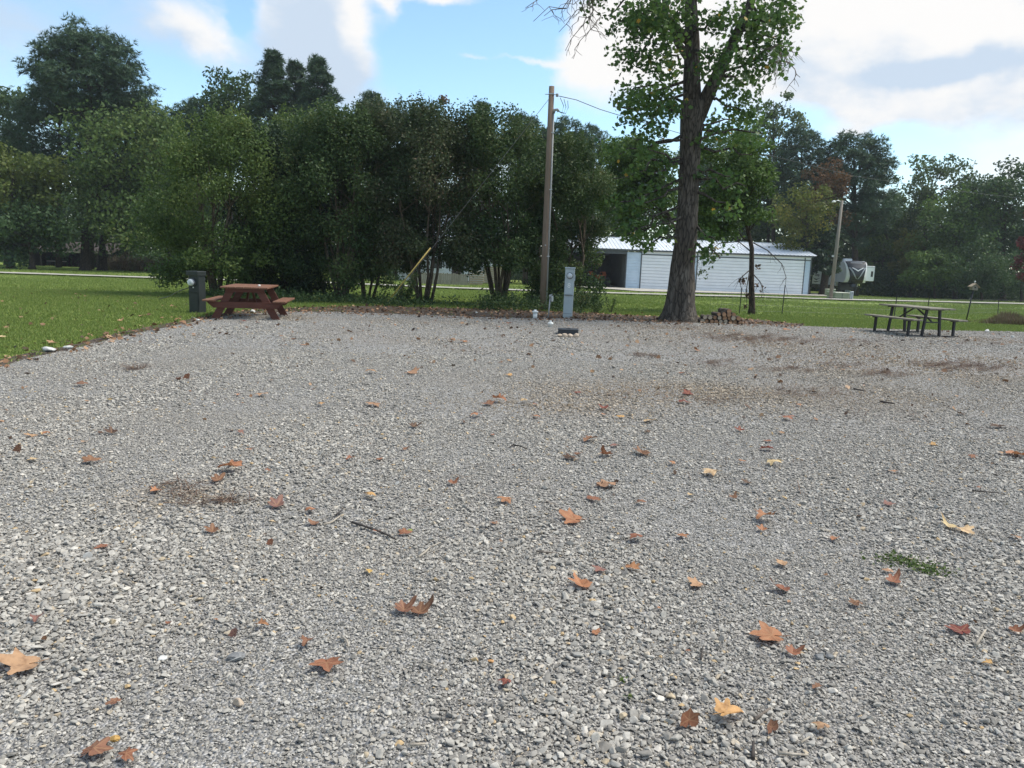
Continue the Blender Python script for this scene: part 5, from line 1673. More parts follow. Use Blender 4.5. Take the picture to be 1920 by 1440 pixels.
def light_pole():
    b = gp(1557, 561)
    y = b.y
    t = thing('lamp_pole', 'leaning grey wooden pole with a small lamp arm near the caravan', 'lamp pole', b)
    k = m2px(b)
    top = at(1579, 376, y) - b
    MB().tube([(0, 0, -.3), tuple(top * .5), tuple(top)], [3.6 / k, 3.1 / k, 2.3 / k], 14).build('pole', M['pole_grey'], t, True)
    MB().tube([tuple(top * .985), tuple(top * .99 + Vector((-.35, -.1, .06))), tuple(top * .985 + Vector((-.62, -.15, .03)))], .04, 8).build('arm', M['steel'], t, True)
    MB().lathe([(.05, .08), (.13, .03), (.16, -.06), (.0, -.07)], 12, tuple(top * .985 + Vector((-.7, -.16, .0)))).build('lamp_head', M['white_pvc'], t, True)
    MB().box(tuple(top * .44 + Vector((-.28, -.2, 0))), (.14, .14, .16)).build('junction_box', M['steel'], t)


light_pole()

# ------------------------------------------------------------------ white metal building
def hangar():
    Y = gp(1400, 549).y
    zb = zt(Y) - .05
    X = lambda px: at(px, 510, Y).x
    x0 = X(1062)
    b = Vector((x0, Y, zb))
    t = thing('metal_building', 'long white metal building with sliding panel doors and an open bay', 'building', b)
    k = m2px(b)
    H = at(1470, 478.5, Y).z - zb          # eave
    dep = 13.0
    Hr = at(1470, 457.5, Y + dep / 2).z - zb
    lx = lambda px: X(px) - x0
    xe = lx(1519)

    def siding(pxa, pxb, z0, z1, n, mat='blue_metal'):
        a, c = lx(pxa), lx(pxb)
        h = (z1 - z0) / n
        for i in range(n):
            MB().prism([(0.0, z0 + i * h), (-.045, z0 + i * h + .02), (-.012, z0 + (i + 1) * h - .03), (0.0, z0 + (i + 1) * h)], a, c, 'yz').build('siding_board', M[mat], t)
    siding(1173, 1200.5, 0, H - .25, 13)
    siding(1299, 1305.5, 0, H - .25, 13)
    siding(1507.5, 1519, 0, H - .25, 13)
    dh = H * .885

    def door(pxa, pxb, fy):
        a, c = lx(pxa), lx(pxb)
        d = D.objects.new('sliding_door', None)
        link(d, t)
        n = 11
        h = (dh - .06) / n
        for i in range(n):
            MB().prism([(fy, .06 + i * h), (fy - .05, .06 + i * h + .025), (fy - .05, .06 + (i + 1) * h - .045), (fy, .06 + (i + 1) * h - .02), (fy + .04, .06 + (i + 1) * h), (fy + .04, .06 + i * h)], a, c, 'yz').build('door_panel', M['white_metal'], d)
    door(1201.5, 1298.5, -.02)
    door(1306.5, 1506.5, -.04)
    for px in (1173, 1201, 1299, 1306, 1507, 1519):
        MB().box((lx(px), -.06, H / 2 - .1), (.10, .08, H - .2)).build('corner_trim', M['trim_dark'], t)
    # header over the doors and over the open bay
    MB().box(((lx(1201) + xe) / 2, -.02, (dh + H - .12) / 2), (xe - lx(1201), .06, H - .12 - dh)).build('header', M['white_metal'], t)
    MB().box(((lx(1201) + xe) / 2, -.07, dh + .03), (xe - lx(1201), .09, .09)).build('door_track', M['trim_dark'], t)
    MB().box((lx(1173) / 2, -.02, H - .30), (lx(1173), .08, .36)).build('bay_header', M['trim_dark'], t)
    MB().box((xe / 2, -.24, H - .05), (xe + .3, .06, .16)).build('eave_trim', M['trim_dark'], t)
    # shell
    MB().box((xe / 2, dep, H / 2), (xe, .1, H)).build('back_wall', M['inside'], t)
    for px in (1062, 1174, 1518.2):
        MB().prism([(.02, 0), (dep - .06, 0), (dep - .06, H - .1), (dep / 2, Hr - .15), (.02, H - .1)], lx(px) - .05, lx(px) + .05, 'yz').build('end_wall', M['inside'] if px < 1200 else M['white_metal'], t)
    MB().box((lx(1118), dep / 2, .03), (lx(1173), dep, .06)).build('bay_floor', M['apron'], t)
    # ribbed roof sheets
    for nm, (ya, za, yb_, zb_) in (('roof_sheet', (-.3, H, dep / 2, Hr)), ('roof_sheet', (dep + .3, H, dep / 2, Hr))):
        vs, fs = [], []
        x = -.2
        xsn = []
        while x < xe + .2:
            xsn += [(x, 0), (x + .28, 0), (x + .31, .05), (x + .35, .05), (x + .38, 0)]
            x += .38
        for q, (xx, h) in enumerate(xsn):
            vs += [(xx, ya, za + h + .02), (xx, yb_, zb_ + h + .02)]
        for q in range(len(xsn) - 1):
            fs.append((2 * q, 2 * q + 1, 2 * q + 3, 2 * q + 2))
        MB().add(vs, fs).build(nm, M['roof_metal'], t)
    MB().box((xe / 2, dep / 2, Hr + .05), (xe + .3, .35, .05)).build('ridge_cap', M['roof_metal'], t)
    # orange tractor in the bay
    c = Vector((at(1127, 520, Y + 2.6).x, Y + 2.6, zb + .06))
    tr = thing('tractor', 'orange tractor parked in the shade of the open bay', 'tractor', c, R(12))
    MB().box((0, .4, .95), (.75, 1.7, .55), ch=.08).build('hood', M['tractor'], tr)
    MB().box((0, 1.5, .85), (1.1, .9, .35), ch=.05).build('chassis', M['rubber'], tr)
    for s in (-1, 1):
        for (yy, rr, ww) in ((1.6, .72, .4), (-.2, .45, .26)):
            w_ = MB().lathe([(rr * .55, -ww / 2), (rr * .96, -ww / 2), (rr, -ww * .3), (rr, ww * .3), (rr * .96, ww / 2), (rr * .55, ww / 2)], 20, (s * .72, yy, rr), 'x').build('wheel', M['rubber'], tr, True)
            MB().lathe([(.05, -ww * .2), (rr * .56, -ww * .25), (rr * .56, ww * .25), (.05, ww * .2)], 16, (s * .72, yy, rr), 'x').build('rim', M['tractor'], w_, True)
        MB().prism([(1.0, 1.2), (1.4, 1.55), (2.0, 1.5), (2.2, 1.1), (2.1, 1.1), (1.95, 1.42), (1.42, 1.47), (1.08, 1.15)], s * .72 - .2, s * .72 + .2, 'yz').build('fender', M['tractor'], tr)
        MB().tube([(s * .5, 2.1, 1.0), (s * .5, 2.1, 2.3)], .035, 8).build('roll_bar', M['rubber'], tr)
    MB().box((0, 2.1, 2.33), (1.2, 1.0, .07), ch=.02).build('canopy', M['tractor'], tr)
    MB().box((0, 1.6, 1.25), (.45, .45, .12), ch=.03).build('seat', M['rubber'], tr)
    MB().lathe([(.17, 0), (.19, .015), (.17, .03)], 14, (0, 1.15, 1.42)).build('steering_wheel', M['rubber'], tr)
    MB().box((0, -.46, .95), (.6, .03, .4)).build('grille', M['rubber'], tr)


hangar()


# ------------------------------------------------------------------ fifth-wheel caravan
def caravan():
    b = gx(1604, 86)
    t = thing('caravan', 'black and white fifth-wheel caravan with a white chevron on its nose', 'caravan', b, R(-2))
    k = m2px(b)
    HT = at(1604, 489, 86).z - b.z
    W = 1.27
    top = HT
    prof = [(.45, 1.45), (.12, 1.75), (.0, 2.1), (.0, 2.6), (.12, 3.05 / 3.9 * top), (.40, 3.5 / 3.9 * top), (.85, 3.8 / 3.9 * top), (1.5, top)]
    poly = prof + [(10.6, top - .05), (10.6, .95), (2.9, .95), (2.65, 1.45)]
    # body: sides rounded in at the nose
    n = len(poly)
    vs, fs = [], []
    inset = lambda yy: 0.34 * max(0, 1 - yy / 1.0) ** 1.6
    ring = [(-1, .10), (-.96, 0.0), (.96, 0.0), (1, .10)]
    cols = []
    for u in (-1, -.93, -.5, 0, .5, .93, 1):
        col = []
        for (yy, zz) in poly:
            sh = .10 if abs(u) == 1 else 0.0
            w_ = (W - inset(yy) * .45)
            yb = yy + (.42 * abs(u) ** 3 * max(0, 1 - yy / 1.6)) if yy < 2.6 else yy
            zz2 = zz - (sh if zz > top - .2 else 0)
            col.append(len(vs)); vs.append((u * w_, yb, zz2))
        cols.append(col)
    for c0, c1 in zip(cols[:-1], cols[1:]):
        for i in range(n):
            j = (i + 1) % n
            fs.append((c0[i], c0[j], c1[j], c1[i]))
    fs.append(tuple(cols[0])); fs.append(tuple(cols[-1])[::-1])
    MB().add(vs, fs).build('body', M['rv_white'], t)

    def on_nose(u, s, off):
        """u across (-1..1), s along the nose profile 0 bottom .. 1 top"""
        f = s * (len(prof) - 1)
        i = min(int(f), len(prof) - 2); g = f - i
        yy = prof[i][0] + (prof[i + 1][0] - prof[i][0]) * g
        zz = prof[i][1] + (prof[i + 1][1] - prof[i][1]) * g
        w_ = (W - inset(yy) * .45)
        return Vector((u * w_, yy + .42 * abs(u) ** 3 * max(0, 1 - yy / 1.6) - off, zz + off * .3))

    def nose_patch(name, left, right, mat, off, ns=10, nu=8):
        """patch between two curves u(s)"""
        s0, s1 = left[0][0], left[-1][0]
        def ev(cv, s):
            for (a, ua), (c, uc) in zip(cv[:-1], cv[1:]):
                if a <= s <= c: return ua + (uc - ua) * (s - a) / max(1e-6, c - a)
            return cv[-1][1]
        vs, fs = [], []
        for lay in (off, off - .03):
            for i in range(ns + 1):
                s = s0 + (s1 - s0) * i / ns
                for j in range(nu + 1):
                    u = ev(left, s) + (ev(right, s) - ev(left, s)) * j / nu
                    vs.append(tuple(on_nose(u, s, lay)))
        m_ = (ns + 1) * (nu + 1)
        for i in range(ns):
            for j in range(nu):
                a = i * (nu + 1) + j
                fs.append((a, a + 1, a + nu + 2, a + nu + 1))
        for i in range(ns):
            for j in (0, nu):
                a = i * (nu + 1) + j
                fs.append((a, a + nu + 1, a + nu + 1 + m_, a + m_))
        for j in range(nu):
            for i in (0, ns):
                a = i * (nu + 1) + j
                fs.append((a, a + 1, a + 1 + m_, a + m_))
        MB().add(vs, fs).build(name, M[mat], t)
    nose_patch('nose_panel', [(0, -.66), (.3, -.70), (.62, -.86), (.9, -.9)], [(0, .66), (.3, .70), (.62, .86), (.9, .9)], 'rv_black', .03, 12, 12)
    nose_patch('nose_tint', [(.55, -.72), (.62, -.82), (.88, -.84)], [(.55, .72), (.62, .82), (.88, .84)], 'rv_grey', .045)
    for s in (-1, 1):
        nose_patch('silver_stripe', [(.18, s * .02), (.60, s * .66)], [(.18, s * .10), (.60, s * .84)], 'rv_silver', .05, 8, 3)
        nose_patch('chevron_arm', [(.455, 0), (.50, 0), (.575, s * .34), (.60, s * .50)], [(.455, s * .03), (.50, s * .20), (.575, s * .52), (.60, s * .54)], 'rv_white', .075, 8, 2)
        MB().beam((s * .75, .6, 2.1), (s * 1.05, .95, 1.62), .03, .02).build('crease', M['rv_silver'], t)
    nose_patch('letter_band', [(.77, -.52), (.82, -.52)], [(.77, .50), (.82, .50)], 'rv_silver', .06, 2, 8)
    MB().box((0, 2.55, 1.0), (2.1, .12, .95)).build('overhang_shade_panel', M['rv_black'], t)  # black panel stands in for the shade beneath the overhang
    MB().prism([(.5, 1.44), (2.6, 1.44), (2.6, 1.30), (.7, 1.34)], -.95, .95, 'yz').build('overhang_floor', M['rv_black'], t)
    MB().prism([(.9, 1.34), (1.7, 1.34), (1.5, 1.0), (.85, .95)], -.2, .2, 'yz').build('pin_box', M['rv_black'], t)
    for s in (-1, 1):
        MB().box((s * .85, 2.35, .55), (.14, .14, 1.1)).build('landing_leg', M['rv_black'], t)
        MB().box((s * (W + .005), 6.7, .80), (.05, 7.6, .42)).build('side_skirt', M['rv_black'], t)
        for yy in (6.6, 7.6):
            w_ = MB().lathe([(.2, -.12), (.37, -.12), (.39, -.06), (.39, .06), (.37, .12), (.2, .12)], 20, (s * 1.08, yy, .39), 'x').build('wheel', M['rubber'], t, True)
            MB().lathe([(.04, -.09), (.22, -.1), (.22, .1), (.04, .09)], 14, (s * 1.10, yy, .39), 'x').build('rim', M['steel'], w_, True)
    # left flank: doors, dark swooshes, lettering
    x = -W
    P = lambda poly, nm, mat, th=.012: MB().prism(poly, x - th, x + .01, 'yz').build(nm, M[mat], t)
    P([(2.0, 3.0), (2.5, 2.45), (3.9, 2.0), (3.6, 2.9)], 'dark_graphic', 'rv_black')
    P([(1.55, 2.75), (3.6, 3.2), (3.6, 2.55)], 'grey_graphic', 'rv_grey', .016)
    P([(4.2, 2.3), (5.0, 2.9), (6.2, 2.7), (5.2, 1.75)], 'dark_graphic', 'rv_black')
    P([(7.9, 1.75), (9.2, 1.45), (10.5, 1.75), (9.1, 1.62)], 'dark_graphic', 'rv_black')
    P([(7.6, 1.45), (9.3, 1.2), (10.5, 1.35), (9.2, 1.32)], 'dark_graphic', 'rv_black')
    for (ya, yb, za, zb_) in ((2.75, 3.35, 1.35, 2.35), (3.75, 4.6, 1.2, 1.85), (5.1, 5.8, 1.1, 2.0)):
        MB().box((x - .008, (ya + yb) / 2, (za + zb_) / 2), (.02, yb - ya, zb_ - za), ch=.006).build('compartment_door', M['rv_silver'], t)
        MB().box((x - .016, (ya + yb) / 2, (za + zb_) / 2), (.02, yb - ya - .1, zb_ - za - .1), ch=.006).build('door_skin', M['rv_white'], t)
    for (ya, yb) in ((5.6, 6.6), (8.0, 9.0)):
        MB().box((x - .01, (ya + yb) / 2, 3.0), (.03, yb - ya, .62), ch=.01).build('window', M['window'], t)
    text_part('lettering', 'Durango', .46, M['rv_black'], t, (x - .015, 9.0, 2.12), (R(90), 0, R(-90)), .004)
    # slide-out room on the right
    zc = (at(1632, 499, 88).z + at(1632, 527, 88).z) / 2 - b.z
    zh = at(1632, 499, 88).z - at(1632, 527, 88).z
    s = MB().box((W + .40, 2.0, zc), (1.15, 2.1, zh), ch=.02).build('slide_out', M['rv_white'], t)
    MB().box((W + .95, .945, zc), (.06, .04, zh)).build('slide_trim', M['rv_black'], s)
    MB().box((W + .40, .945, zc + zh / 2 - .12), (1.1, .03, .05)).build('slide_awning', M['rv_silver'], s)
    MB().box((W + .66, .945, zc - .05), (.24, .03, .62), ch=.01).build('slide_window', M['window'], s)
    for yy in (3.4, 7.8):
        MB().box((0, yy, top + .12), (.8, 1.0, .3), ch=.08).build('roof_unit', M['rv_white'], t)
    MB().lathe([(.22, 0), (.22, .15), (.12, .24), (.0, .26)], 14, (-.7, 2.2, top - .02)).build('antenna_dome', M['rv_white'], t, True)


caravan()

# ------------------------------------------------------------------ utility boxes beside the lane
def green_box(px, py, w_px, h_px, label, mat='box_green', name='transformer_box', cat='transformer', dep=1.1):
    b = gp(px, py)
    k = m2px(b)
    t = thing(name, label, cat, b, R(6))
    w_, h = w_px / k, h_px / k
    d = w_ * dep
    MB().box((0, d / 2, h * .46), (w_, d, h * .95), ch=.02).build('cabinet', M[mat], t)
    MB().box((0, d / 2 - .02, h * .96), (w_ * 1.05, d * 1.05, h * .09), ch=.02).build('lid', M['box_top'] if mat == 'box_green' else M[mat], t)
    MB().box((0, -.012, h * .46), (.025, .03, h * .86)).build('door_seam', M['trim_dark'] if mat == 'box_green' else M['grey_enamel_dark'], t)


green_box(1578.5, 561.5, 28, 13, 'wide olive green transformer box by the lamp pole')
green_box(1587, 551, 10, 8.5, 'small pale grey cabinet just behind the wide olive box', 'grey_enamel', 'utility_cabinet', 'utility box', .6)
green_box(1596.5, 562, 6, 15.5, 'narrow grey service pedestal at the right end of the olive box', 'grey_enamel', 'service_pedestal', 'utility box', .8)
green_box(1558, 555, 16, 13, 'grey-green cabinet behind the foot of the lamp pole', 'box_green', 'utility_cabinet', 'utility box', .6)

# ------------------------------------------------------------------ house, fence and boards glimpsed through the hedge
def house():
    Y = 80
    a, c = at(745, 500, Y), at(925, 500, Y)
    b = Vector((a.x, Y, zt(Y)))
    t = thing('house', 'white house with a pale metal roof glimpsed through the hedge', 'house', b)
    W = c.x - a.x
    H = at(830, 441, Y).z - b.z
    Hr = at(830, 405, Y + 4).z - b.z
    MB().prism([(0, 0), (8, 0), (8, H), (4, Hr - .12), (0, H)], .05, W - .05, 'yz').build('wall', M['house_wall'], t)
    for s, (ya, yb) in ((1, (-.5, 4)), (-1, (8.5, 4))):
        za = H - .25
        MB().add([(-.4, ya, za), (W + .4, ya, za), (W + .4, yb, Hr), (-.4, yb, Hr), (-.4, ya, za + .12), (W + .4, ya, za + .12), (W + .4, yb, Hr + .12), (-.4, yb, Hr + .12)],
                 [(0, 1, 2, 3), (4, 5, 6, 7), (0, 1, 5, 4), (1, 2, 6, 5), (2, 3, 7, 6), (3, 0, 4, 7)]).build('roof', M['roof_metal'], t)
    for f in (.18, .42, .82):
        w_ = MB().box((W * f, -.03, 1.9), (1.1, .1, 1.3), ch=.01).build('window', M['white_metal'], t)
        for q in (-1, 1):
            MB().box((W * f + q * .25, -.09, 1.9), (.46, .03, 1.16)).build('pane', M['window'], w_)
    d = MB().box((W * .62, -.03, 1.05), (1.0, .1, 2.1), ch=.01).build('door', M['brown_wall'], t)
    MB().lathe([(.04, 0), (.04, .05)], 10, (W * .62 + .38, -.13, 1.0), 'y').build('handle', M['steel'], d)


house()


def board_fence():
    b = gp(815, 532.5)
    Y = b.y
    t = thing('board_fence', 'grey weathered board fence seen through the hedge gap', 'fence', b)
    k = m2px(b)
    e = at(880, 520, Y).x - b.x
    s0 = at(770, 520, Y).x - b.x
    h = 21 / k
    r = random.Random(8)
    n = int((e - s0) / .165)
    for i in range(n):
        x = s0 + i * .165
        hh = h * r.uniform(.96, 1.03)
        MB().prism([(x, 0), (x + .15, 0), (x + .15, hh - .05), (x + .11, hh), (x + .04, hh), (x, hh - .05)], r.uniform(0, .012), .035).build('fence_board', M['fence_wood'], t)
    for z in (.3, h * .85):
        MB().box(((s0 + e) / 2, .07, z), (e - s0, .05, .09)).build('rail', M['fence_wood'], t)
    for i in range(5):
        MB().box((s0 + (e - s0) * i / 4, .14, h / 2), (.1, .1, h)).build('post', M['fence_wood'], t)
    b2 = gp(893, 534)
    t2 = thing('stacked_boards', 'stack of tan boards lying right of the grey board fence', 'board stack', b2)
    for i in range(6):
        MB().box((r.uniform(-.08, .08), 0, .09 + i * .2), (28 / k, .35, .16), ch=.01).build('board', M['tan_wood'], t2)
    # clutter of a raised bed beside it
    b3 = gp(917, 532)
    t3 = thing('board_shed', 'tan boarded low shed wall behind the splayed hedge stems', 'shed', b3)
    for i in range(8):
        MB().box((.45, .5, .12 + i * .21), (46 / k, .06, .19), ch=.01).build('wall_board', M['tan_wood'], t3)
    MB().box((.45, .9, 1.85), (54 / k, 1.4, .07)).build('roof', M['roof_metal'], t3)


board_fence()


def brown_shed():
    b = gp(138, 500.5)
    Y = b.y
    t = thing('open_shed', 'low dark brown open-fronted shed under the trees at far left', 'shed', b)
    k = m2px(b)
    x0, x1 = (66 - 138) / k, (212 - 138) / k
    h = 26 / k
    MB().prism([(-.6, h), (4.5, h + 1.1), (4.5, h + 1.25), (-.6, h + .28)], x0 - .3, x1, 'yz').build('roof', M['brown_wall'], t)
    MB().box(((x0 + x1) / 2, 4.3, h / 2 + .2), (x1 - x0, .12, h + .6)).build('back_wall', M['brown_wall'], t)
    MB().box((x0, 2, h / 2), (.12, 4.4, h)).build('side_wall', M['brown_wall'], t)
    MB().box(((x0 + x1) / 2, -.62, h + .12), (x1 - x0 + .3, .05, .22)).build('fascia', M['fence_wood'], t)
    for px in (80, 112, 156, 185, 208):
        MB().box(((px - 138) / k, -.2, h / 2), (.16, .16, h)).build('post', M['tan_wood'] if px == 156 else M['brown_wall'], t)
    for f in (.3, .5):
        MB().box((x0 + (x1 - x0) * f * .55, .9, .55), (1.3, .08, .10)).build('rail', M['fence_wood'], t)


brown_shed()
r = np.random.default_rng(77)
n = 1500
P = []
for i in range(n):
    px = r.uniform(205, 330)
    y = 74 + 2 * r.random()
    c = gx(px, y)
    P.append((c.x, y, c.z + abs(r.normal()) * .45))
o = foliage('brush_heap', np.array(P), .5 * (.5 + r.random(n)), r.random(n), r, M['brush'], template=Tn if False else GRASS_TUFT, axis_dir=np.tile([0, 0, .5], (n, 1)))
o['kind'] = 'stuff'

# ------------------------------------------------------------------ wire fence, birdhouse, dry growth
def wire_fence():
    pts = [gp(*p) for p in [(1330, 587), (1386, 588), (1466, 590), (1577, 593), (1676, 596), (1737, 595), (1871, 590), (1990, 590)]]
    b = pts[0].copy()
    t = thing('wire_fence', 'thin wire garden fence on dark posts behind the slim tree', 'fence', b)
    hs = [0.9, .95, 1.08, .9, 0.92, .86, 0.80, .9]
    r = random.Random(4)
    tops = []
    for i, (p, h) in enumerate(zip(pts, hs)):
        tp = p + Vector((.02 * (1 if i != 6 else -3), 0, h))
        tops.append(tp)
        if i in (0, 3): continue
        MB().beam(p - b - Vector((0, 0, .1)), tp - b, .026, .026).build('fence_post', M['dark_steel'], t)
    for z in (.12, .32, .52, .72):
        MB().tube([tuple(p - b + Vector((0, 0, z + r.uniform(-.02, .02)))) for p in pts], .0025, 4).build('wire', M['wire_grey'], t)
    mb = MB()
    for a, c in zip(pts[:-1], pts[1:]):
        n = int((c - a).length / .16)
        for q in range(n):
            p = a.lerp(c, q / n) - b
            mb.beam(p + Vector((0, .004, .05)), p + Vector((0, .004, .74)), .0026, .0026)
    o = mb.build('wire_mesh', M['wire_grey'], t)
    o['kind'] = 'stuff'


wire_fence()


def birdhouse():
    b = gp(1811, 602)
    y = b.y
    t = thing('birdhouse', 'wooden birdhouse with a pitched roof on a leaning dark pole', 'birdhouse', b)
    k = m2px(b)
    tp = at(1825, 544, y) - b
    MB().tube([(0, 0, -.1), tuple(tp)], .022, 8).build('pole', M['dark_steel'], t, True)
    m = Matrix.Translation(tp) @ Matrix.Rotation(R(4), 4, 'Y')
    w_ = 11 / k
    MB().prism([(-w_ / 2, 0), (w_ / 2, 0), (w_ / 2, w_ * .62), (0, w_ * 1.0), (-w_ / 2, w_ * .62)], -w_ * .4, w_ * .4, 'xz', m).build('box', M['fence_wood'], t)
    for s in (-1, 1):
        MB().prism([(0, w_ * 1.16), (s * w_ * .78, w_ * .56), (s * w_ * .78, w_ * .46), (0, w_ * 1.04)], -w_ * .55, w_ * .55, 'xz', m).build('roof_board', M['tan_wood'], t)
    MB().lathe([(w_ * .13, 0), (w_ * .13, .01)], 12, (0, -w_ * .4 - .008, w_ * .45), 'y', m).build('entrance_hole', M['rv_black'], t)
    MB().lathe([(.01, 0), (.012, .05), (.03, .06), (.02, .09), (.0, .1)], 10, (0, 0, w_ * 1.14), 'z', m).build('finial', M['white_pvc'], t)


birdhouse()
r = np.random.default_rng(78)
P = []
for i in range(2600):
    px = 1920 - abs(r.normal()) * 40 if r.random() < .7 else r.uniform(1800, 1930)
    y = 26.5 + 3.0 * r.random()
    c = gx(px, y)
    P.append((c.x, y, c.z))
P = np.array(P)
f = np.clip((P[:, 0] / P[:, 1] * 1440 + 960 - 1810) / 90, .15, .75) * (.7 + .5 * np.sin(P[:, 0] * 5.1) * np.sin(P[:, 1] * 3.7 + P[:, 0]))
o = foliage('dry_brush', P, (.30 + .35 * r.random(len(P))) * f, r.random(len(P)), r, M['brush'], template=GRASS_TUFT, axis_dir=np.tile([0, 0, 1.0], (len(P), 1)))
o['kind'] = 'stuff'

# ------------------------------------------------------------------ firewood
def firewood():
    r = random.Random(12)
    ordn = ['first', 'second', 'third', 'fourth', 'fifth', 'sixth', 'seventh', 'eighth', 'ninth', 'tenth']
    rows = [('bottom row', 1317, 603.5, 9, 8.8), ('second row', 1323, 596.0, 8, 8.8), ('third row', 1349, 589.5, 4, 9.2)]
    base = gp(1355, 607)
    y = base.y
    k = m2px(base)
    for ri, (row, px0, py, n, step) in enumerate(rows):
        for i in range(n):
            px = px0 + i * step + r.uniform(-.8, .8)
            c = at(px, py + (px - 1355) * .037, y + r.uniform(-.05, .05))
            rad = r.uniform(3.6, 4.9) / k
            ln = r.uniform(.38, .46)
            nm = f'{ordn[i]} log from the left in the {row} of the firewood pile'
            log(c, rad, ln, nm, r, 'log_cut_pale' if r.random() < .25 else 'log_cut')
    c = at(1357, 583.5, y)
    log(c, 5.2 / k, .45, 'dark-barked firewood log on top of the pile beside the big tree', r, None)
    c = at(1367, 583.5, y)
    log(c, 5.0 / k, .42, 'orange-faced firewood log at the very top right of the pile', r, 'log_cut')


def log(c, rad, ln, label, r, cut):
    o = thing('firewood_log', label, 'log', c, r.uniform(-.18, .18), 'firewood stacked beside the big tree')
    n = 12
    prof = [rad * r.uniform(.86, 1.08) for _ in range(n)]
    vs, fs = [], []
    for yy, s in ((0, .97), (.03, 1.0), (ln * .5, 1.02), (ln, .97)):
        for q in range(n):
            a = 6.2832 * q / n
            vs.append((math.cos(a) * prof[q] * s, yy, math.sin(a) * prof[q] * s))
    for i in range(3):
        for q in range(n):
            fs.append((i * n + q, i * n + (q + 1) % n, (i + 1) * n + (q + 1) % n, (i + 1) * n + q))
    fs.append(tuple(range(n))); fs.append(tuple(3 * n + q for q in range(n)))
    MB().add(vs, fs).build('bark', M['log_bark'], o)
    if cut:
        vs = [(math.cos(6.2832 * q / n) * prof[q] * .9, -.006, math.sin(6.2832 * q / n) * prof[q] * .9) for q in range(n)]
        vs += [(v[0], .004, v[2]) for v in vs]
        MB().add(vs, [tuple(range(n)), tuple(range(2 * n - 1, n - 1, -1))] + [(q, n + q, n + (q + 1) % n, (q + 1) % n) for q in range(n)]).build('cut_face', M[cut], o)


firewood()

# ------------------------------------------------------------------ air
m, t_, out_ = newmat('haze_air')
pv = N(t_, 'ShaderNodeVolumePrincipled', inp={'Color': (0.80, 0.88, 0.96, 1), 'Density': 0.00032, 'Anisotropy': 0.2})
t_.links.new(pv.outputs[0], out_.inputs['Volume'])
hz = MB().box((0, 60, 14), (500, 380, 34)).build('haze', m)
hz['kind'] = 'stuff'

# ------------------------------------------------------------------ fallen leaves, each its own thing
def leaf_mesh(seed, curl, fold, wave, small=False):
    r = np.random.default_rng(seed)
    NT, NR = 44, 5
    lobes = [(90, 1.0, 17), (90 - 50, .95, 16), (90 + 50, .93, 16), (90 - 108, .66, 17), (90 + 108, .68, 17)]
    th = np.linspace(0, 2 * np.pi, NT, endpoint=False)
    deg = np.degrees(th)
    Rr = np.full(NT, .56)
    vein = np.full(NT, 180.0)
    for (a, l, w_) in lobes:
        l *= 1 + .14 * r.normal()
        a += 7 * r.normal()
        dd = np.abs((deg - a + 180) % 360 - 180)
        Rr = np.maximum(Rr, l * np.exp(-(dd / (w_ * 1.9)) ** 1.6))
        vein = np.minimum(vein, dd)
    Rr *= 1 + .07 * np.where(np.arange(NT) % 2 == 0, 1, -1) * r.random(NT)
    dd = np.abs((deg - 270 + 180) % 360 - 180)
    Rr *= 1 - .55 * np.exp(-(dd / 16) ** 2)
    V, vn = [(0, 0, 0)], [0.0]
    ph = r.random() * 6.28
    for i in range(1, NR + 1):
        f = i / NR
        for j in range(NT):
            q = Rr[j] * f
            x, y = q * math.cos(th[j]), q * math.sin(th[j])
            z = curl * q * q + fold * abs(x) * (1 + .3 * y) + wave * math.sin(2 * th[j] + ph) * q * q + .5 * wave * math.sin(5 * th[j] + 2 * ph) * q ** 3
            V.append((x, y, z)); vn.append(min(1.0, vein[j] / 60.0 * f))
    F = []
    for j in range(NT):
        F.append((0, 1 + j, 1 + (j + 1) % NT))
    for i in range(NR - 1):
        for j in range(NT):
            a, b = 1 + i * NT + j, 1 + i * NT + (j + 1) % NT
            F.append((a, a + NT, b + NT)); F.append((a, b + NT, b))
    # leaf stalk
    m = len(V)
    for (x, y, z, w_) in ((0, -.12, .015, .02), (.03, -.55, .03 + fold * .1, .016), (.09, -.85, .08, .012)):
        V += [(x - w_, y, z), (x + w_, y, z), (x, y, z + w_ * 1.6)]
        vn += [.3, .3, .3]
    for i in range(2):
        for q in range(3):
            a, b = m + 3 * i + q, m + 3 * i + (q + 1) % 3
            F.append((a, b, b + 3)); F.append((a, b + 3, a + 3))
    V = np.array(V)
    w_ = V[1:m, 0].max() - V[1:m, 0].min()
    V /= w_
    V[:, 2] -= V[:m, 2].min()
    return np_mesh('fallen_leaf', V, np.array(F), M['dry'], {'vein': vn}, smooth=True)


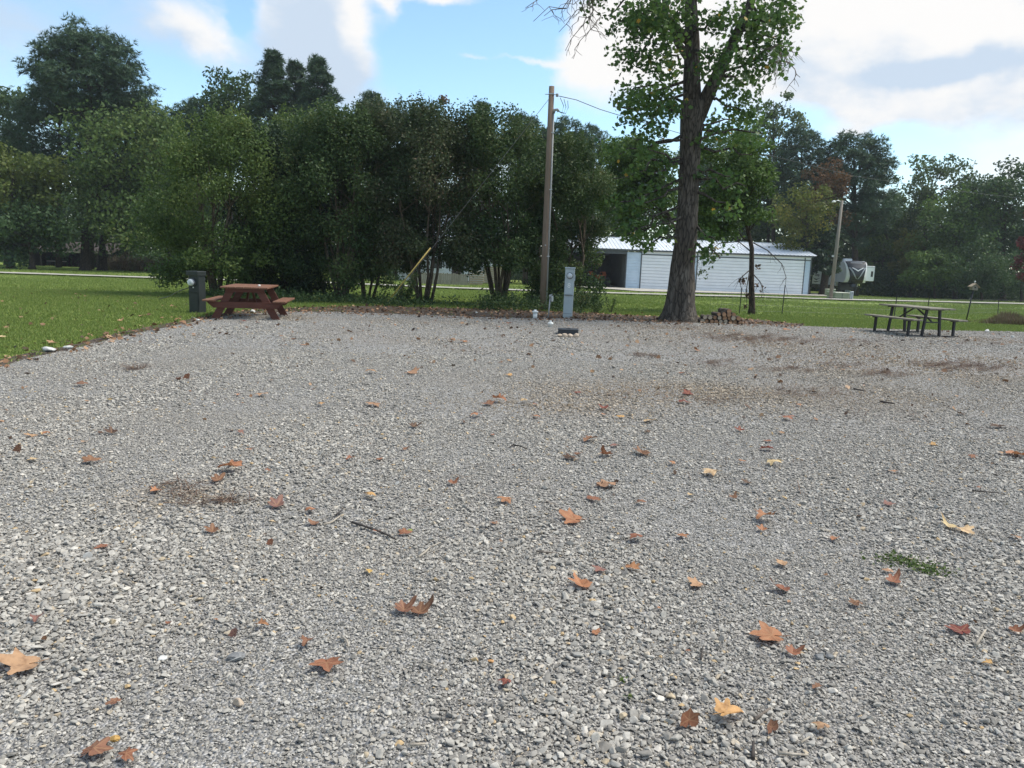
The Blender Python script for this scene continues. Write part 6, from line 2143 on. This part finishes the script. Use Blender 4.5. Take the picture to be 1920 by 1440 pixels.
STY = {'flat': [leaf_mesh(1, .10, .05, .10), leaf_mesh(2, -.12, .04, .12), leaf_mesh(3, .05, .10, .15), leaf_mesh(9, -.05, -.06, .12), leaf_mesh(21, .16, .02, .2), leaf_mesh(22, -.1, .1, .08), leaf_mesh(23, .08, -.04, .18)],
       'curl': [leaf_mesh(4, .36, .12, .22), leaf_mesh(5, -.36, -.1, .22), leaf_mesh(10, .30, -.12, .26), leaf_mesh(24, .24, .08, .3), leaf_mesh(25, -.28, .1, .26)],
       'fold': [leaf_mesh(6, .12, .42, .16), leaf_mesh(7, .15, -.45, .18), leaf_mesh(11, .05, .5, .2)],
       'up': [leaf_mesh(8, .25, .12, .12)]}
CLR = {'tan': (.39, .235, .135), 'orange': (.36, .165, .08), 'rust': (.26, .108, .06), 'brown': (.20, .10, .058), 'dark': (.085, .05, .036), 'red': (.19, .05, .035), 'pale': (.58, .44, .24),
       'gold': (.52, .31, .12), 'mauve': (.22, .11, .09), 'green': (.28, .34, .07), 'yellow': (.55, .38, .12)}
LEAVES = [
 # px, py, width, colour, style, label
 (352, 713, 16, 'rust', 'up', 'round rust leaf standing on edge on the far left gravel'),
 (335, 715, 14, 'mauve', 'flat', 'flat faded leaf touching the left of the round standing rust leaf'),
 (150, 727, 26, 'brown', 'flat', 'brown leaf scrap above the small yellow leaf on the left gravel'),
 (490, 746, 25, 'tan', 'flat', 'flat tan leaf on the left gravel, level with the small yellow leaf'),
 (446, 745, 12, 'orange', 'flat', 'small orange leaf left of the flat tan leaf'),
 (206, 755, 9, 'yellow', 'curl', 'tiny bright yellow leaf on the far left gravel'),
 (603, 764, 14, 'gold', 'curl', 'small golden leaf right of the flat tan leaf on the left'),
 (568, 651, 15, 'tan', 'flat', 'lone tan leaf on the far gravel right of the red picnic table'),
 (63, 823, 20, 'tan', 'flat', 'left one of two tan leaves close together at the left edge'),
 (87, 821, 18, 'orange', 'curl', 'right one of two tan leaves close together at the left edge'),
 (210, 818, 27, 'dark', 'fold', 'half dark folded leaf between the tan pair and the brown-pink star leaf'),
 (160, 835, 18, 'tan', 'flat', 'flat tan leaf below the half dark folded leaf'),
 (36, 852, 20, 'brown', 'up', 'dark brown leaf standing upright at the left edge'),
 (64, 869, 22, 'pale', 'flat', 'pale tan leaf beside the upright dark brown leaf'),
 (171, 873, 33, 'brown', 'flat', 'ragged brown leaf right of the pale tan leaf at left'),
 (437, 889, 38, 'orange', 'curl', 'broad orange-brown leaf with a yellow leaf resting behind it'),
 (431, 879, 18, 'yellow', 'flat', 'yellow leaf lying against the broad orange-brown leaf'),
 (408, 909, 30, 'brown', 'fold', 'dull brown leaf just below the broad orange-brown leaf'),
 (294, 928, 22, 'orange', 'curl', 'orange leaf at the left end of the pine straw streak'),
 (450, 818, 20, 'mauve', 'curl', 'pinkish star-shaped leaf in the left gravel'),
 (467, 850, 16, 'rust', 'flat', 'thin rust leaf below the pinkish star-shaped leaf'),
 (519, 957, 38, 'mauve', 'fold', 'long grey-brown leaf right of the pine straw streak'),
 (582, 967, 22, 'orange', 'curl', 'orange leaf right of the long grey-brown leaf'),
 (590, 990, 20, 'brown', 'flat', 'brown leaf directly below the orange leaf near the pale twig'),
 (399, 1006, 31, 'brown', 'fold', 'brown folded leaf with a dark end below the straw streak'),
 (501, 890, 12, 'rust', 'flat', 'small rust leaf right of the broad orange-brown leaf'),
 (695, 703, 24, 'tan', 'curl', 'arched tan leaf casting a dark shadow on the far gravel'),
 (772, 703, 25, 'tan', 'flat', 'flat tan leaf right of the arched one on the far gravel'),
 (954, 708, 16, 'gold', 'flat', 'golden leaf alone on the far middle gravel'),
 (870, 644, 15, 'orange', 'flat', 'orange leaf on the farthest gravel left of the red scrap'),
 (975, 645, 10, 'red', 'flat', 'tiny red leaf on the far gravel left of the black lid box'),
 (700, 764, 34, 'tan', 'flat', 'wide thin tan leaf left of the overlapping leaves'),
 (933, 757, 28, 'orange', 'curl', 'bright orange leaf in the overlapping group at the middle'),
 (915, 763, 26, 'brown', 'flat', 'dark brown leaf under the bright orange leaf in the overlapping group'),
 (982, 758, 18, 'pale', 'curl', 'curled half pale leaf right of the overlapping group'),
 (1003, 763, 12, 'rust', 'flat', 'small rust leaf right of the curled half pale leaf'),
 (892, 785, 24, 'orange', 'curl', 'star-shaped orange leaf below the overlapping group'),
 (1003, 787, 18, 'orange', 'flat', 'orange leaf right of the star-shaped one, beside a pale twig'),
 (776, 806, 24, 'dark', 'fold', 'crumpled dark brown leaf left of the small dark maroon leaf'),
 (870, 797, 12, 'dark', 'curl', 'small dark maroon leaf below the star-shaped orange leaf'),
 (760, 849, 18, 'brown', 'curl', 'small curled brown leaf below the crumpled dark brown leaf'),
 (711, 868, 17, 'rust', 'flat', 'right of two small rust leaves at the centre left'),
 (657, 868, 16, 'rust', 'curl', 'left of two small rust leaves at the centre left'),
 (924, 821, 9, 'rust', 'flat', 'tiny square rust leaf in the middle of the gravel'),
 (1104, 831, 34, 'brown', 'curl', 'brown star-shaped leaf with raised points right of the middle'),
 (1068, 866, 26, 'dark', 'fold', 'dark crumpled leaf below left of the brown star-shaped leaf'),
 (1081, 857, 16, 'brown', 'flat', 'brown leaf touching the back of the dark crumpled leaf'),
 (1136, 859, 30, 'rust', 'curl', 'rust leaf below the brown star-shaped leaf'),
 (1205, 858, 33, 'brown', 'fold', 'rolled brown leaf right of the rust leaf'),
 (1259, 876, 16, 'orange', 'curl', 'small orange leaf right of the rolled brown leaf'),
 (1153, 842, 16, 'mauve', 'flat', 'pale brown leaf right of the brown star-shaped leaf'),
 (849, 914, 22, 'rust', 'fold', 'tilted rust leaf over a dark shadow in the middle gravel'),
 (693, 940, 28, 'gold', 'curl', 'golden-orange leaf right of the long grey-brown leaf and twigs'),
 (949, 948, 28, 'orange', 'curl', 'orange leaf right of the tilted rust leaf'),
 (1139, 919, 40, 'tan', 'fold', 'large curled tan leaf with blackened tips'),
 (1121, 918, 12, 'dark', 'curl', 'blackened left tip fragment beside the large curled tan leaf'),
 (1155, 911, 10, 'dark', 'up', 'blackened right tip fragment behind the large curled tan leaf'),
 (1110, 944, 28, 'rust', 'flat', 'rust leaf below the large curled tan leaf'),
 (1202, 951, 20, 'brown', 'curl', 'brown leaf right of the rust leaf below the curled tan leaf'),
 (1076, 984, 52, 'orange', 'flat', 'wide smooth orange-tan leaf in the middle gravel'),
 (927, 990, 16, 'brown', 'flat', 'small brown leaf left of the wide smooth orange-tan leaf'),
 (768, 1005, 13, 'green', 'flat', 'yellow-green leaf at the right end of the long dark twig'),
 (759, 1010, 26, 'rust', 'flat', 'rust leaf under the yellow-green leaf'),
 (708, 1004, 14, 'rust', 'flat', 'small rust leaf touching the long dark twig'),
 (1083, 741, 14, 'red', 'flat', 'red-brown leaf on the far gravel right of the golden leaf'),
 (1132, 773, 20, 'red', 'curl', 'dark red leaf with a raised tip on the far gravel'),
 (1132, 782, 9, 'orange', 'flat', 'tiny orange leaf right below the dark red leaf with raised tip'),
 (1164, 787, 16, 'gold', 'flat', 'golden leaf right of the tiny orange leaf'),
 (1215, 795, 22, 'pale', 'flat', 'pale narrow leaf on the far gravel right of the golden leaf'),
 (1214, 816, 13, 'dark', 'curl', 'dark curled leaf below the pale narrow leaf'),
 (1282, 760, 26, 'red', 'fold', 'larger of two red-brown leaves close together on the far gravel'),
 (1290, 743, 22, 'red', 'flat', 'smaller and farther of two red-brown leaves close together'),
 (1277, 703, 14, 'rust', 'flat', 'rust leaf on the far gravel under the big tree'),
 (1110, 701, 9, 'tan', 'up', 'tiny tan leaf beside a dark clod on the far gravel'),
 (1307, 661, 14, 'orange', 'flat', 'orange leaf near the needle drifts below the firewood pile'),
 (1473, 790, 30, 'rust', 'flat', 'broad rust leaf above the dark red folded leaf on the right'),
 (1497, 765, 14, 'orange', 'curl', 'small orange leaf above the broad rust leaf on the right'),
 (1387, 813, 22, 'red', 'fold', 'dark red folded leaf in the right gravel'),
 (1465, 817, 16, 'tan', 'flat', 'tan leaf right of the dark red folded leaf'),
 (1440, 833, 14, 'rust', 'flat', 'small rust leaf just above the crumpled red-brown leaf'),
 (1437, 848, 26, 'red', 'curl', 'crumpled red-brown leaf in the right gravel'),
 (1391, 872, 18, 'orange', 'flat', 'orange leaf left of the pale tan narrow leaf'),
 (1449, 876, 30, 'pale', 'curl', 'pale tan narrow leaf below the crumpled red-brown leaf'),
 (1335, 897, 38, 'pale', 'curl', 'pale yellow-tan leaf with curled edge left of the orange leaf'),
 (1402, 912, 18, 'dark', 'flat', 'dark narrow leaf right of the pale yellow-tan leaf'),
 (1375, 941, 20, 'brown', 'fold', 'dark brown folded leaf below the dark narrow leaf'),
 (1293, 935, 15, 'pale', 'flat', 'small pale yellow leaf below left of the pale yellow-tan leaf'),
 (1434, 982, 40, 'orange', 'curl', 'large bright orange leaf with raised rim on the right'),
 (1429, 1002, 22, 'orange', 'fold', 'smaller orange leaf directly below the large bright orange leaf'),
 (1870, 806, 26, 'dark', 'fold', 'dark upright-folded leaf at the far right gravel'),
 (1884, 805, 18, 'tan', 'flat', 'tan leaf touching the dark upright-folded leaf'),
 (1903, 858, 34, 'orange', 'flat', 'bright orange leaf at the right edge of the gravel'),
 (1874, 855, 16, 'tan', 'flat', 'small tan leaf left of the bright orange leaf at the edge'),
 (1821, 864, 18, 'rust', 'curl', 'rust leaf left of the tan and orange leaves at the right'),
 (1749, 839, 13, 'gold', 'flat', 'golden leaf beside a dark clod on the right gravel'),
 (1671, 890, 21, 'tan', 'flat', 'flat tan leaf in the right gravel below the golden leaf'),
 (1782, 997, 32, 'pale', 'curl', 'left one of the pale cream leaf pair on the right'),
 (1806, 1004, 34, 'pale', 'flat', 'right one of the pale cream leaf pair on the right'),
 (1664, 953, 24, 'mauve', 'flat', 'faded brown leaf in front of a dark stone on the right'),
 (1833, 921, 11, 'rust', 'flat', 'small rust leaf at the left end of the thin dark twig'),
 (1562, 1019, 22, 'orange', 'curl', 'orange leaf between the faded brown leaf and the green weed'),
 (1905, 1016, 22, 'tan', 'flat', 'tan leaf at the right edge beyond the cream pair'),
 (1802, 781, 16, 'dark', 'flat', 'dark thin leaf on the far right gravel'),
 (195, 1035, 25, 'rust', 'flat', 'rust leaf alone in the near left gravel'),
 (508, 1028, 15, 'rust', 'up', 'small rust leaf standing up in the near left gravel'),
 (68, 1173, 24, 'mauve', 'curl', 'greyed brown leaf above the small dark scrap at left'),
 (85, 1210, 11, 'brown', 'up', 'small dark leaf scrap above the big tan leaf at left'),
 (50, 1261, 76, 'tan', 'flat', 'big tan leaf with torn holes at the left edge'),
 (315, 1180, 13, 'rust', 'flat', 'tiny rust leaf in the near left gravel'),
 (440, 1202, 20, 'mauve', 'up', 'dark reddish leaf leaning against a stone in the near gravel'),
 (405, 1173, 9, 'orange', 'flat', 'tiny orange leaf above the dark reddish leaf'),
 (489, 1185, 20, 'orange', 'curl', 'bright orange small leaf above the tan-brown star leaf'),
 (575, 1217, 27, 'brown', 'curl', 'tan-brown star leaf above the big rust leaf'),
 (612, 1258, 64, 'rust', 'flat', 'big rust leaf with a notch in the near gravel'),
 (217, 1332, 28, 'brown', 'flat', 'thin brown leaf scrap in the near left gravel'),
 (178, 1426, 52, 'brown', 'fold', 'crumpled tan-brown dead leaf at the bottom left'),
 (238, 1436, 38, 'rust', 'curl', 'rust leaf cut by the bottom edge beside the crumpled one'),
 (1192, 1021, 34, 'rust', 'curl', 'rust leaf below the wide smooth orange-tan leaf'),
 (1276, 1013, 24, 'orange', 'flat', 'orange leaf right of the rust leaf with raised tips'),
 (1125, 1078, 33, 'mauve', 'flat', 'mauve-brown angular leaf left of the orange winged leaf'),
 (1185, 1076, 30, 'orange', 'curl', 'orange winged leaf right of the mauve-brown leaf'),
 (1091, 1109, 44, 'orange', 'fold', 'orange leaf with two raised halves below the mauve-brown leaf'),
 (758, 1156, 44, 'brown', 'fold', 'left half-folded brown leaf of the large near pair'),
 (786, 1160, 42, 'brown', 'curl', 'right broad brown leaf of the large near pair'),
 (692, 1081, 16, 'yellow', 'curl', 'small yellow leaf in the near gravel above the brown pair'),
 (1115, 1198, 17, 'orange', 'flat', 'small orange leaf below the two-halved orange leaf'),
 (948, 1295, 25, 'red', 'curl', 'dark red leaf in the near middle gravel'),
 (1236, 1150, 9, 'orange', 'flat', 'tiny orange fragment in the near gravel right of the middle'),
 (1468, 1067, 28, 'tan', 'flat', 'tan leaf with toothed lower edge left of the green weed'),
 (1307, 1107, 35, 'tan', 'flat', 'tan-brown star leaf in the near gravel right of the middle'),
 (1466, 1115, 34, 'rust', 'curl', 'long narrow rust leaf below the toothed tan leaf'),
 (1479, 1138, 10, 'tan', 'flat', 'tiny tan scrap below the long narrow rust leaf'),
 (1674, 1101, 30, 'rust', 'curl', 'rust leaf with dark edge below the green weed'),
 (1666, 1082, 20, 'tan', 'flat', 'small tan leaf between the green weed and the dark-edged rust leaf'),
 (1605, 1143, 26, 'brown', 'fold', 'crumpled dull brown leaf below left of the green weed'),
 (1446, 1206, 68, 'orange', 'flat', 'largest orange leaf, two-lobed, in the near right gravel'),
 (1485, 1237, 35, 'rust', 'fold', 'rust leaf below right of the largest orange leaf'),
 (1800, 1196, 46, 'red', 'flat', 'red-brown leaf propped over a black shadow on the right'),
 (1901, 1194, 27, 'rust', 'curl', 'rust leaf at the right edge beyond the propped leaf'),
 (1853, 1258, 18, 'gold', 'curl', 'small golden-brown leaf below the pale straight twig'),
 (1530, 1301, 24, 'brown', 'curl', 'brown ragged leaf in the near right gravel'),
 (1290, 1369, 40, 'rust', 'up', 'upright rust-brown leaf left of the golden leaf'),
 (1360, 1360, 52, 'gold', 'curl', 'golden many-pointed leaf at the bottom right'),
 (1445, 1381, 30, 'brown', 'up', 'upright narrow brown leaf at the bottom right'),
 (1540, 1381, 34, 'tan', 'curl', 'broad tan leaf with a dark edge at the bottom right'),
 (1289, 1232, 11, 'rust', 'flat', 'tiny rust scrap left of the thin upright twig'),
 # on the lawn edge
 (265, 596, 13, 'tan', 'flat', 'tan leaf lying on the lawn left of the dark meter post'),
 (224, 605, 11, 'tan', 'curl', 'pale leaf on the lawn below the tan leaf'),
 (249, 624, 12, 'orange', 'flat', 'orange leaf at the left gravel edge near the small grey rock'),
 (195, 637, 18, 'tan', 'flat', 'tan leaf at the left gravel edge right of the pale slab'),
 (264, 614, 9, 'pale', 'curl', 'small pale leaf on the lawn above the orange edge leaf'),
 (100, 647, 20, 'tan', 'flat', 'tan leaf on the grass above the flat pale slab'),
 (5, 636, 16, 'pale', 'flat', 'pale yellow leaf on the lawn at the left edge of the photo'),
 (334, 603, 12, 'orange', 'curl', 'orange leaf in the verge left of the dark meter post'),
 (313, 622, 12, 'tan', 'flat', 'tan leaf in the verge right of the small grey rock'),
 (456, 605, 14, 'red', 'flat', 'reddish leaf on gravel in front of the red picnic table'),
 (484, 608, 10, 'rust', 'flat', 'small rust leaf right of the reddish leaf before the red table'),
 (1475, 622, 14, 'orange', 'flat', 'orange leaf in the largest needle drift'),
 (953, 610, 12, 'rust', 'curl', 'rust leaf left of the low white sewer cap'),
]
rl = random.Random(99)
for (px, py, wpx, cl, sty, lab) in LEAVES:
    p = gp(px, py)
    k = m2px(p)
    o = D.objects.new('fallen_leaf', rl.choice(STY[sty]) if not (sty == 'flat' and wpx > 43) else STY['flat'][px % 3])
    link(o)
    s = wpx / k * 1.02
    o.scale = (s, s * rl.uniform(.72, 1.02), s)
    gz = 0.028 if p.y < 12 else 0.034
    if sty == 'up':
        o.rotation_euler = (R(rl.uniform(55, 78)), rl.uniform(-.2, .2), rl.uniform(-.5, .5))
        o.location = (p.x, p.y, p.z + gz + s * .16)
    else:
        o.rotation_euler = (R(rl.uniform(1, 9)), R(rl.uniform(-6, 6)), rl.uniform(0, 6.28) if sty != 'fold' else rl.uniform(-.6, .6))
        o.location = (p.x, p.y, p.z + gz + s * .03)
    c = CLR[cl]
    j = rl.uniform(.88, 1.1)
    o.color = (c[0] * j, c[1] * j * rl.uniform(.95, 1.05), c[2] * j, 1)
    tag(o, lab, 'leaf', 'dead leaves fallen on the gravel')
